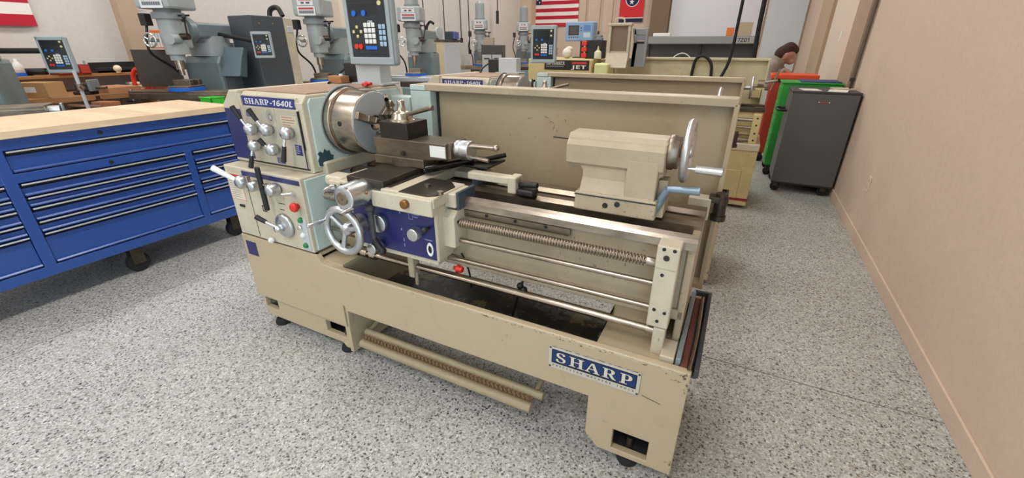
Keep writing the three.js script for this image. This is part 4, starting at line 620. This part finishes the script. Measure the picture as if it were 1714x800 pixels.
// ------------------------------------------------------------------ wall bench behind the mills, with its clutter
{
  const b = thing('workbench', 'wooden wall bench behind the left mills, crowded with tools', 'workbench', [-5.75, 0, -1.95]);
  part(b, 'bench_top', box(-0.4, 0.4, 0.93, 0.98, -0.85, 0.48, 0.004), P.brownPlank); for (const x of [-0.34, 0.34]) for (const z of [-0.78, 0.4]) part(b, 'leg', box(x - 0.035, x + 0.035, 0, 0.93, z - 0.035, z + 0.035), P.brownPlank); part(b, 'shelf', box(-0.36, 0.38, 0.6, 0.63, -0.8, 0.43), P.brownPlank); const ws = thing('wall_shelf', 'brown wooden shelf on the left wall above the bench', 'shelf', [-5.75, 0, -1.95]); part(ws, 'board', box(-0.45, -0.12, 1.11, 1.135, -0.85, 0.5, 0.003), M('#a2703f', 0.7)); for (const z of [-0.82, 0.44]) part(ws, 'bracket', box(-0.45, -0.16, 1.02, 1.11, z, z + 0.03), M('#a2703f', 0.7));
  const y = 0.98, s = 1.135;
  const cb = thing('cardboard_box', 'cardboard box with a white label on the wall bench', 'box', [-5.5, y, -1.66], 0.5); part(cb, 'carton', box(-0.13, 0.13, 0, 0.125, -0.09, 0.09, 0.003), P.cardboard); part(cb, 'paper_label', box(-0.05, 0.04, 0.045, 0.09, 0.09, 0.0925), P.white);
  const sb = thing('spray_bottle', 'white squeeze bottle with blue base on the bench shelf', 'bottle', [-6.0, s, -1.72]); part(sb, 'body', spin('y', 0, 0.03, 0, [[0, 0], [0.035, 0], [0.036, 0.06], [0.02, 0.09], [0.012, 0.1], [0.012, 0.12], [0, 0.12]], 20), P.white); part(sb, 'base', cyl('y', 0, 0.015, 0, 0.038, 0.03, 20), P.bluePlastic);
  const dr = thing('hand_drill', 'black hand drill lying on the bench shelf below the small readout', 'drill', [-6.02, s, -1.83], 0.8); part(dr, 'body', [cyl('x', 0, 0.035, 0, 0.03, 0.17, 18), box(-0.08, -0.03, 0, 0.03, -0.02, 0.02, 0.006)], P.black); part(dr, 'drill_chuck', cyl('x', 0.11, 0.035, 0, 0.018, 0.05, 16, 0.012), P.steelDark);
  const rc = thing('organizer_case', 'low red case of small drawers on the bench shelf', 'case', [-5.95, s, -2.06], 0); part(rc, 'case', box(-0.09, 0.09, 0, 0.09, -0.13, 0.13, 0.004), M('#7d2620', 0.5)); for (const z of [-0.085, 0, 0.085]) part(rc, 'drawer', box(0.088, 0.1, 0.01, 0.08, z - 0.035, z + 0.035, 0.003), M('#b13a2c', 0.5));
  const vb = thing('pipe_clamp', 'bright red cast clamp on the wall bench right of the small readout', 'clamp', [-5.5, y, -2.42], 0.4); part(vb, 'frame', [tube([[-0.07, 0, 0], [-0.06, 0.14, 0], [0, 0.2, 0], [0.06, 0.14, 0], [0.07, 0, 0]], 0.02, 24)], P.red); part(vb, 'screw', rod([0, 0.06, 0], [0, 0.23, 0], 0.01), P.steelDark);
  const tr = thing('tool_tray', 'long black tray standing on the bench shelf', 'tray', [-6.02, s, -2.53], 0); part(tr, 'tray', [box(-0.08, 0.08, 0, 0.02, -0.26, 0.26), box(-0.08, -0.065, 0, 0.1, -0.26, 0.26, 0.003), box(0.065, 0.08, 0, 0.05, -0.26, 0.26, 0.003)], P.black); part(tr, 'end', box(-0.08, 0.08, 0, 0.1, -0.268, -0.256), P.black);
  single('funnel', spin('y', 0, 0, 0, [[0.035, 0], [0.03, 0.02], [0.012, 0.06], [0.008, 0.12], [0, 0.12]], 18), P.greyPaint, 'small grey funnel upside down at the end of the black tray', 'funnel', undefined, [-6.08, s, -2.24]);
  single('shop_light_bulb', [ball(0, 0.04, 0, 0.035), cyl('y', 0, 0.012, 0, 0.018, 0.024)], M('#e5d9b5', 0.4), 'cream round knob in front of the black tray', 'knob', undefined, [-5.88, s, -2.42]);
  single('wood_board', box(-0.18, 0.18, 0, 0.05, -0.14, 0.14, 0.004), M('#b98660', 0.75), 'tan plank lying on the bench below the black tray', 'board', undefined, [-5.56, y, -2.2], 0.1);
  single('wood_offcut', box(-0.1, 0.1, 0, 0.045, -0.16, 0.16, 0.004), M('#a0603c', 0.75), 'reddish wood offcut at the front of the bench', 'board', undefined, [-5.55, y, -2.66], 0.05);
  single('folded_towels', [box(-0.1, 0.1, 0, 0.03, -0.12, 0.12, 0.012), box(-0.09, 0.1, 0.028, 0.055, -0.11, 0.11, 0.012)], M('#d6cfbf', 0.9), 'folded cream towels next to the brown shield', 'towel', undefined, [-5.9, y, -2.6], 0.1);
  const bv = thing('bench_vise', 'dark grey bench vise beside the cardboard box', 'vise', [-5.45, y, -1.94], 0.6); part(bv, 'body', [box(-0.07, 0.07, 0, 0.03, -0.06, 0.06, 0.008), box(-0.05, 0.06, 0.03, 0.1, -0.045, 0.045, 0.012)], P.dark); part(bv, 'jaw', box(0.07, 0.1, 0.03, 0.13, -0.06, 0.06, 0.006), P.greyPaint); part(bv, 'screw', rod([0.1, 0.06, 0], [0.19, 0.06, 0], 0.012), P.steelDull);
}

// clutter between the blue cabinet and the wall bench
{
  const t = thing('tool_stand', 'low black stand of stock and tools in front of the wall bench', 'stand', [-5.08, 0, -1.86], 0.35); part(t, 'shelf_top', box(-0.2, 0.2, 0.86, 0.89, -0.2, 0.2, 0.004), P.black); for (const x of [-0.17, 0.17]) for (const z of [-0.17, 0.17]) part(t, 'leg', box(x - 0.015, x + 0.015, 0, 0.86, z - 0.015, z + 0.015), P.dark); part(t, 'drawer', box(-0.18, 0.18, 0.74, 0.85, 0.18, 0.2, 0.004), P.charcoal);
  single('steel_bar', rod([-0.19, 0.02, 0], [0.19, 0.02, 0.03], 0.018, 14), P.steel, 'bright round steel bar lying on the low black stand', 'bar', undefined, [-5.08, 0.89, -1.78], 0.3);
  single('wood_block', box(-0.09, 0.09, 0, 0.05, -0.05, 0.05, 0.004), M('#b5764e', 0.75), 'reddish wooden block on the low black stand', 'block', undefined, [-5.06, 0.89, -1.91], 0.4);
  single('machinist_jack', [cyl('y', 0, 0.03, 0, 0.03, 0.06, 16), cyl('y', 0, 0.075, 0, 0.015, 0.03, 12)], P.steelDark, 'small dark screw jack on the low black stand', 'jack', undefined, [-5.2, 0.89, -1.92]);
  const h = thing('height_rod', 'thin grey upright rod on a round base before the wall bench', 'stand', [-4.62, 0, -1.62]); part(h, 'base', cyl('y', 0, 0.015, 0, 0.11, 0.03, 24), P.greyPaint); part(h, 'pole', cyl('y', 0, 0.62, 0, 0.012, 1.2, 12), P.ltgrey); part(h, 'clamp', [cyl('y', 0, 1.1, 0, 0.022, 0.05, 14), cyl('x', 0.02, 1.1, 0, 0.012, 0.06, 12)], P.steelDull);
  const g = thing('parts_stand', 'small dark stand between the blue cabinet and the nearest mill', 'stand', [-4.08, 0, -2.28]); part(g, 'top', box(-0.12, 0.12, 0.88, 0.9, -0.12, 0.12, 0.004), P.black); part(g, 'pedestal', box(-0.05, 0.05, 0.02, 0.88, -0.05, 0.05), P.dark); part(g, 'base', box(-0.12, 0.12, 0, 0.02, -0.12, 0.12), P.dark);
  const gb = thing('green_bin', 'bright green plastic bin beside the foreground headstock', 'bin', [-4.08, 0.9, -2.28]); part(gb, 'bin', [box(-0.08, 0.08, 0, 0.01, -0.06, 0.06), box(-0.08, 0.08, 0, 0.09, 0.05, 0.06, 0.003), box(-0.08, 0.08, 0, 0.09, -0.06, -0.05, 0.003), box(-0.08, -0.07, 0, 0.09, -0.06, 0.06, 0.003), box(0.07, 0.08, 0, 0.09, -0.06, 0.06, 0.003)], M('#3fc43a', 0.45)); part(gb, 'rim', [box(-0.085, 0.085, 0.085, 0.095, 0.05, 0.066, 0.003), box(0.068, 0.085, 0.085, 0.095, -0.06, 0.06, 0.003)], M('#3fc43a', 0.45));
}
// ------------------------------------------------------------------ flags
const usTex = canvasTex(1024, 560, (g, W, H) => { const st = H / 13; for (let k = 0; k < 13; k++) { g.fillStyle = k % 2 ? '#eee6de' : '#b91f36'; g.fillRect(0, k * st, W, st + 1); } g.fillStyle = '#262a4e'; g.fillRect(0, 0, W * 0.4, 7 * st); g.fillStyle = '#efeae4'; for (let r = 0; r < 9; r++) for (let c = 0; c < (r % 2 ? 5 : 6); c++) { const cx = (c * 2 + 1 + (r % 2)) * W * 0.4 / 12, cy = (r + 1) * 7 * st / 10; g.beginPath(); for (let q = 0; q < 10; q++) { const a = -1.5708 + q * 0.62832, R = q % 2 ? 6 : 15; g.lineTo(cx + R * Math.cos(a), cy + R * Math.sin(a)); } g.fill(); } });
const tnTex = canvasTex(512, 820, (g, W, H) => { g.fillStyle = '#cf2f33'; g.fillRect(0, 0, W, H); g.fillStyle = '#e9e3dd'; g.fillRect(0, H - 84, W, 16); g.fillStyle = '#23284d'; g.fillRect(0, H - 68, W, 68); g.fillStyle = '#e9e3dd'; g.beginPath(); g.arc(W / 2, 400, 150, 0, 7); g.fill(); g.fillStyle = '#23284d'; g.beginPath(); g.arc(W / 2, 400, 136, 0, 7); g.fill(); g.fillStyle = '#f0ebe6'; for (const [x, y, t] of [[W / 2 - 50, 350, 0.3], [W / 2 + 60, 370, -0.2], [W / 2 - 10, 460, 0.1]]) { g.beginPath(); for (let q = 0; q < 10; q++) { const a = -1.5708 + t + q * 0.62832, R = q % 2 ? 22 : 56; g.lineTo(x + R * Math.cos(a), y + R * Math.sin(a)); } g.fill(); } });
function cloth(w, h, amp) { const g = new THREE.BoxGeometry(w, h, 0.004, 40, 12, 1); const p = g.attributes.position; for (let i = 0; i < p.count; i++) p.setZ(i, p.getZ(i) + amp * (1 + Math.sin(p.getX(i) * 9 + p.getY(i) * 2))); g.computeVertexNormals(); g.userData = { keepUV: true }; return g; }
single('wall_flag', cloth(2.4, 1.27, 0.012), printed(usTex, 0.85), 'large striped flag on the left wall, its corner at the upper left of the picture', 'flag', undefined, [-6.185, 2.2, -0.83], Math.PI / 2);
single('wall_flag', cloth(1.9, 1.22, 0.012), printed(usTex, 0.85), 'small striped flag with stars on the back wall', 'flag', undefined, [-5.49, 2.5, -12.985]);
single('wall_banner', cloth(0.64, 1.1, 0.012), printed(tnTex, 0.85), 'red banner with a starred blue disc and blue hem on the back wall', 'banner', undefined, [-3.06, 2.51, -12.985]);

// ------------------------------------------------------------------ far end: whiteboard, wall patch painted as lit, shelf bench
{
  const w = thing('whiteboard', 'large white board on the back wall right of the brown pillar', 'whiteboard', [-0.98, 0, -12.97]);
  part(w, 'surface', box(-1.02, 1.05, 1.45, 3.4, -0.02, 0.01), M('#d7d4dc', 0.35)); part(w, 'frame', [box(-1.06, -1.02, 1.43, 3.42, -0.025, 0.025), box(1.05, 1.09, 1.43, 3.42, -0.025, 0.025), box(-1.06, 1.09, 1.41, 1.45, -0.025, 0.04)], P.white);
  struct('lit_wall_1', box(0.16, 0.95, 0, 3.2, -13, -12.96), M('#cdd3d6', 0.5));  // pale sheet painting the brightly lit stretch of back wall
  const b = thing('shelf_bench', 'long grey steel bench with an upper shelf below the white board', 'bench', [-0.93, 0, -9.6]);
  const g = M('#8d8a88', 0.45);
  part(b, 'upper_shelf', box(-0.98, 1.0, 1.42, 1.55, -0.2, 0.2, 0.006), g); part(b, 'back_panel', box(-0.98, 1.0, 0.9, 1.42, -0.24, -0.22), M('#625c5a', 0.5)); part(b, 'bench_top', box(-0.98, 1.0, 0.86, 0.9, -0.24, 0.35, 0.005), g);
  for (const x of [-0.96, 0.02, 0.97]) { part(b, 'upright', box(x - 0.025, x + 0.025, 0.9, 1.42, -0.2, -0.15), M('#4a4645', 0.5)); part(b, 'leg', box(x - 0.03, x + 0.03, 0, 0.86, -0.2, 0.25), g); }
  const nt = canvasTex(256, 64, (c, W, H) => { c.fillStyle = '#a19d9a'; c.fillRect(0, 0, W, H); c.fillStyle = '#2d2a2a'; c.font = `bold 58px ${sans}`; c.textBaseline = 'middle'; c.fillText('17Z01', 16, 34, 224); });
  part(b, 'number_sign', plate(0.42, 0.105, 0.004).translate(0.79, 1.485, 0.202), printed(nt), 'sign reading 17Z01');
  single('carton', box(-0.13, 0.13, 0, 0.22, -0.1, 0.1, 0.003), M('#b4a488', 0.85), 'tan carton on the grey upper shelf', 'carton', undefined, [-0.2, 1.55, -9.6]);
  single('orange_box', box(-0.06, 0.06, 0, 0.14, -0.06, 0.06, 0.01), P.orange, 'small orange box beside the tan carton on the grey shelf', 'box', undefined, [-0.42, 1.55, -9.57]);
  single('white_case', box(-0.16, 0.16, 0, 0.06, -0.08, 0.08, 0.012), P.white, 'flat white case at the left end of the grey shelf', 'case', undefined, [-1.62, 1.55, -9.6]);
}
// ------------------------------------------------------------------ carts by the right wall
{
  const casters = (t, xs, zs, r = 0.045) => { for (const x of xs) for (const z of zs) { const k = part(t, 'caster', [box(x - 0.025, x + 0.025, r, r * 2 + 0.03, z - 0.025, z + 0.025, 0.004)], P.steelDark); part(k, 'wheel', cyl('z', x, r, z, r, 0.03, 20), P.rubber); } };
  const d = thing('roller_cabinet', 'dark grey roller cabinet against the right wall', 'cabinet', [0.7, 0, -5.38]);
  part(d, 'body', [box(-0.27, 0.27, 0.1, 0.985, -0.26, 0.27, 0.012)], M('#5a5859', 0.5)); part(d, 'top_tray', [box(-0.275, 0.275, 0.98, 1.0, -0.265, 0.275, 0.006)], M('#37363a', 0.5));
  part(d, 'bottom_skirt', box(-0.265, 0.265, 0.085, 0.13, -0.255, 0.265, 0.006), P.black);
  const lt = canvasTex(256, 48, (c, W, H) => { c.fillStyle = '#4d4a4b'; c.fillRect(0, 0, W, H); for (let k = 0; k < 6; k++) { c.fillStyle = k % 5 ? '#c8483c' : '#d9d2cc'; c.fillRect(20 + k * 38, 12, 24, 24); } });
  part(d, 'badge', plate(0.11, 0.02, 0.004).translate(0.0, 0.905, 0.271), printed(lt), 'tiny red and white badge');
  part(d, 'push_handle', tube([[-0.275, 0.8, -0.1], [-0.34, 0.8, -0.1], [-0.34, 0.8, 0.12], [-0.275, 0.8, 0.12]], 0.014, 24), P.black);
  casters(d, [-0.22, 0.2], [-0.2, 0.22]);
  const papers = [['#d9d4c8', -0.12, 0.02, 0.15], ['#e4e0d6', 0.1, 0.08, -0.2], ['#c9bea8', 0.17, -0.19, 0.2]];
  papers.forEach(([c, x, z, a], i) => single('paper_sheet', box(-0.075, 0.075, 0, 0.004 + i * 0.003, -0.1, 0.1), M(c, 0.9), ['pale paper sheet on the dark roller cabinet, leftmost of three', 'whitest paper sheet in the middle of the dark roller cabinet top', 'buff paper sheet on the dark roller cabinet, nearest the wall'][i], 'paper', 'papers on the roller cabinet', [0.7 + x, 1.0, -5.3 + z], a));
  const sd = thing('clamp_stand', 'small dark clamp standing on the roller cabinet by the wall', 'clamp', [0.92, 1.0, -5.45]); part(sd, 'post', cyl('y', 0, 0.05, 0, 0.008, 0.1), P.steelDark); part(sd, 'head', box(-0.02, 0.02, 0.08, 0.11, -0.015, 0.015, 0.004), P.dark);
  const g = thing('tool_cart', 'green steel tool cart between the dark cabinet and the red cart', 'tool cart', [0.64, 0, -5.98]);
  const G = M('#2f9a3c', 0.4); part(g, 'body', box(-0.27, 0.27, 0.12, 1.02, -0.22, 0.22, 0.008), G); part(g, 'top', box(-0.28, 0.28, 1.02, 1.035, -0.23, 0.23, 0.004), G); for (let k = 0; k < 5; k++) part(g, 'drawer', box(-0.276, -0.268, 0.17 + k * 0.165, 0.315 + k * 0.165, -0.2, 0.2, 0.003), G); casters(g, [-0.22, 0.22], [-0.18, 0.18]); part(g, 'mat', box(-0.1, 0.26, 1.035, 1.045, -0.2, 0.2), M('#2d3a6c', 0.7));
  const r = thing('tool_cart', 'red steel tool cart with an orange-red lid, in front of the person', 'tool cart', [0.52, 0, -6.66]);
  const R = M('#a83222', 0.45); part(r, 'body', box(-0.23, 0.23, 0.12, 0.98, -0.2, 0.2, 0.008), R); part(r, 'lid', box(-0.25, 0.25, 1.02, 1.075, -0.22, 0.22, 0.012), M('#e24e28', 0.4)); part(r, 'lid_frame', box(-0.22, 0.22, 0.98, 1.02, -0.19, 0.19), P.dark); for (let k = 0; k < 4; k++) part(r, 'drawer', box(-0.236, -0.228, 0.17 + k * 0.2, 0.355 + k * 0.2, -0.18, 0.18, 0.003), R); casters(r, [-0.18, 0.18], [-0.16, 0.16]);
}
// ------------------------------------------------------------------ person bending over the red cart
{
  const p = thing('person', 'person in a grey shirt bending over the red tool cart', 'person', [0.07, 0, -7.2]);
  const bone = (a, b, ra, rb) => ({ a: V(...a), b: V(...b), ra, rb });
  function field(bones, lo, hi, res, k, mat, name, parent) {
    const size = Math.max(hi[0] - lo[0], hi[1] - lo[1], hi[2] - lo[2]) / 2, c = [(lo[0] + hi[0]) / 2, (lo[1] + hi[1]) / 2, (lo[2] + hi[2]) / 2];
    const mc = new MarchingCubes(res, mat, true, false, 120000); mc.isolation = 0;
    const q = V(0, 0, 0), ab = V(0, 0, 0), ap = V(0, 0, 0);
    for (let z = 0; z < res; z++) for (let y = 0; y < res; y++) for (let x = 0; x < res; x++) {
      q.set(c[0] + ((x - res / 2) / (res / 2)) * size, c[1] + ((y - res / 2) / (res / 2)) * size, c[2] + ((z - res / 2) / (res / 2)) * size);
      let d = 9; for (const b of bones) { ab.subVectors(b.b, b.a); ap.subVectors(q, b.a); const t = Math.min(1, Math.max(0, ap.dot(ab) / Math.max(1e-9, ab.dot(ab)))); const e = ap.addScaledVector(ab, -t).length() - (b.ra + (b.rb - b.ra) * t); const h = Math.max(0, k - Math.abs(d - e)) / k; d = Math.min(d, e) - h * h * k * 0.25; }
      mc.field[x + y * res + z * res * res] = -d;
    }
    mc.update(); const n = mc.count; const g = new THREE.BufferGeometry();
    g.setAttribute('position', new THREE.BufferAttribute(mc.positionArray.slice(0, n * 3), 3)); g.setAttribute('normal', new THREE.BufferAttribute(mc.normalArray.slice(0, n * 3), 3));
    g.scale(size, size, size); g.translate(...c);
    return part(parent, name, g, mat);
  }
  const skin = M('#b0866f', 0.6), shirt = M('#8d857c', 0.85), jeans = M('#39424f', 0.85), hair = M('#3a241b', 0.85);
  const sh = [0.22, 1.16, 0], hip = [-0.02, 0.93, 0];
  const hand = (s, x, y, z) => [bone([x, y, z], [x + 0.05, y - 0.03, z], 0.03, 0.032), ...[-0.024, -0.008, 0.008, 0.024].flatMap((o, k) => [bone([x + 0.06, y - 0.035, z + o], [x + 0.095 + (k % 3 ? 0.008 : 0), y - 0.06, z + o * 1.2], 0.0095, 0.009), bone([x + 0.095 + (k % 3 ? 0.008 : 0), y - 0.06, z + o * 1.2], [x + 0.105, y - 0.085, z + o * 1.2], 0.009, 0.008)]), bone([x + 0.01, y - 0.01, z - s * 0.025], [x + 0.05, y - 0.04, z - s * 0.05], 0.011, 0.009)];
  const body = [bone(hip, [0.1, 1.06, 0], 0.145, 0.15), bone([0.1, 1.06, 0], sh, 0.15, 0.12), bone(sh, [0.3, 1.21, 0], 0.075, 0.055)];
  for (const s of [-1, 1]) body.push(bone([0.2, 1.15, s * 0.08], [0.21, 1.14, s * 0.17], 0.09, 0.07), bone([0.21, 1.14, s * 0.18], [0.2, 0.9, s * 0.24], 0.058, 0.046), bone([0.2, 0.9, s * 0.24], [0.35, 1.1, s * 0.14 + 0.1], 0.044, 0.032), bone([0.0, 0.92, s * 0.08], [0.05, 0.5, s * 0.1], 0.095, 0.065), bone([0.05, 0.5, s * 0.1], [0.0, 0.1, s * 0.1], 0.06, 0.045), bone([0.0, 0.06, s * 0.1], [0.14, 0.045, s * 0.12], 0.045, 0.04));
  const bodyMesh = field(body.map((b) => b), [-0.3, -0.05, -0.45], [0.5, 1.35, 0.45], 100, 0.05, shirt, 'body', p); void bodyMesh;
  for (const s of [-1, 1]) field(hand(s, 0.36, 1.1, s * 0.14 + 0.1), [0.3, 0.98, s * 0.14], [0.5, 1.16, s * 0.14 + 0.2], 64, 0.008, skin, 'hand', p);
  const hd = field([bone([0.33, 1.27, 0], [0.37, 1.3, 0], 0.085, 0.088), bone([0.36, 1.24, 0], [0.41, 1.21, 0], 0.066, 0.05), bone([0.43, 1.245, 0], [0.455, 1.23, 0], 0.014, 0.013), bone([0.3, 1.21, 0], [0.35, 1.25, 0], 0.05, 0.05), bone([0.34, 1.25, 0.082], [0.345, 1.28, 0.088], 0.014, 0.016), bone([0.34, 1.25, -0.082], [0.345, 1.28, -0.088], 0.014, 0.016)], [0.2, 1.1, -0.16], [0.52, 1.42, 0.16], 72, 0.03, skin, 'head', p);
  part(hd, 'mouth', box(0.434, 0.442, 1.2, 1.204, -0.02, 0.02), M('#8a4f44', 0.7)); for (const s of [-1, 1]) part(hd, 'eye', ball(0.432, 1.275, s * 0.033, 0.011), P.black);
  field([bone([0.3, 1.3, 0], [0.37, 1.345, 0], 0.09, 0.088), bone([0.29, 1.27, 0], [0.31, 1.25, 0], 0.075, 0.06), bone([0.37, 1.345, 0], [0.425, 1.335, 0], 0.08, 0.055)], [0.18, 1.12, -0.16], [0.52, 1.46, 0.16], 64, 0.03, hair, 'hair', p);
  part(p, 'trousers', [rod([0.0, 0.93, 0.08], [0.05, 0.5, 0.1], 0.108, 20, 0.08), rod([0.05, 0.5, 0.1], [0.0, 0.09, 0.1], 0.08, 20, 0.065), rod([0.0, 0.93, -0.08], [0.05, 0.5, -0.1], 0.108, 20, 0.08), rod([0.05, 0.5, -0.1], [0.0, 0.09, -0.1], 0.08, 20, 0.065)], jeans);
}
// ------------------------------------------------------------------ hoses, cords, wall fittings
single('air_hose', tube([[-0.14, 4.3, -4.9], [-0.152, 2.6, -4.87], [-0.16, 1.6, -4.85], [-0.175, 1.26, -4.85], [-0.215, 1.13, -4.84], [-0.25, 1.05, -4.82]], 0.014, 60), P.rubber, 'black hose hanging from the ceiling in front of the cream lathe guard', 'hose');
single('air_hose', tube([[0.02, 4.3, -5.3], [0.022, 2.4, -5.3], [0.02, 1.5, -5.3], [0.04, 1.1, -5.32], [0.05, 0.4, -5.35], [0.05, 0.03, -5.35]], 0.022, 60), P.rubber, 'thicker black hose hanging from the ceiling behind the cream lathe', 'hose');
single('coolant_hose', tube([[-0.5, 1.1, -4.93], [-0.47, 1.28, -4.91], [-0.4, 1.3, -4.88], [-0.33, 1.24, -4.86], [-0.31, 1.1, -4.84], [-0.31, 0.98, -4.8]], 0.014, 40), P.rubber, 'short black hose arching over the cream lathe guard', 'hose');
single('wire_loop', tube([[-0.74, 1.2, -5.02], [-0.7, 1.29, -5.01], [-0.62, 1.325, -5.01], [-0.55, 1.29, -5.01], [-0.52, 1.2, -5.02]], 0.004, 30), P.white, 'thin white wire loop above the cream lathe guard', 'wire');
[[-6.05, -7.9, 1.5, 'right of the pale pilaster'], [-6.05, -8.6, 1.35, 'above the cream enclosure'], [-6.05, -9.25, 1.45, 'just left of the dark distant mill'], [-6.05, -9.6, 1.2, 'behind the dark distant mill'], [-6.0, -10.9, 1.9, 'right of the dark mill, thick plug']].forEach(([x, z, y, w], i) => { const t = thing('power_cord', `thin dark cord hanging on the left wall ${w}`, 'cord', [x, y, z], 0, 'hanging cords'); part(t, 'cable', tube([[0, 4.3 - y, 0], [0.01, (4.3 - y) / 2, 0.02], [0, 0.06, 0]], 0.012, 20, 6), P.black); part(t, 'plug', box(-0.03, 0.03, 0, i === 4 ? 0.3 : 0.1, -0.03, 0.03, 0.01), P.dark); });
[[-4.25, 1.7, 'right of the small flag'], [-3.85, 1.65, 'left of the red banner'], [-3.5, 1.75, 'touching the red banner edge']].forEach(([x, y, w]) => { const t = thing('power_cord', `thin cord hanging on the back wall ${w}`, 'cord', [x, y, -12.9], 0, 'hanging cords'); part(t, 'cable', tube([[0, 4.3 - y, 0], [-0.03, (4.3 - y) / 2, 0], [-0.05, 0.06, 0]], 0.01, 20, 6), P.brownPlank); part(t, 'plug', box(-0.075, -0.025, 0, 0.1, -0.025, 0.025, 0.008), P.dark); });
{ const o = thing('wall_outlet', 'small beige outlet low on the right wall', 'outlet', [0.99, 0.43, -4.07], -Math.PI / 2); part(o, 'cover', box(-0.035, 0.035, -0.058, 0.058, 0, 0.006, 0.002), M('#d9c7b2', 0.5)); for (const y of [-0.025, 0.025]) part(o, 'socket', box(-0.015, 0.015, y - 0.012, y + 0.012, 0.005, 0.008), M('#c4b19b', 0.5)); }
{ const o = thing('light_switch', 'pale switch plate on the far part of the right wall', 'switch', [0.96, 1.5, -7.2], -Math.PI / 2); part(o, 'cover', box(-0.04, 0.04, -0.06, 0.06, 0, 0.006, 0.002), P.white); part(o, 'toggle', box(-0.008, 0.008, -0.015, 0.015, 0.005, 0.014), P.white); }
single('conduit', cyl('y', 0, 2.15, 0, 0.016, 4.28, 14), M('#6b5c50', 0.5, 0.3), 'dark conduit running up the corner of the right wall', 'pipe', undefined, [0.965, 0, -5.7]);
{ const o = thing('wood_block', 'orange-brown wooden block on top of the foreground headstock', 'block', [-1.9, 1.219, -1.72]); part(o, 'block', box(-0.045, 0.045, 0, 0.035, -0.03, 0.03, 0.003), P.brownPlank); part(o, 'cap', cyl('y', 0.03, 0.04, 0.01, 0.01, 0.01), P.white); }
single('red_pliers', [rod([0, 0.008, 0], [0.05, 0.012, 0.06], 0.008), rod([0.005, 0.008, 0.03], [0.06, 0.012, 0.03], 0.008), rod([0, 0.008, 0], [-0.03, 0.008, -0.03], 0.009)], P.red, 'red-handled pliers on the headstock top behind the chuck', 'pliers', undefined, [-1.65, 1.219, -1.66]);

renderer.render(scene, camera);
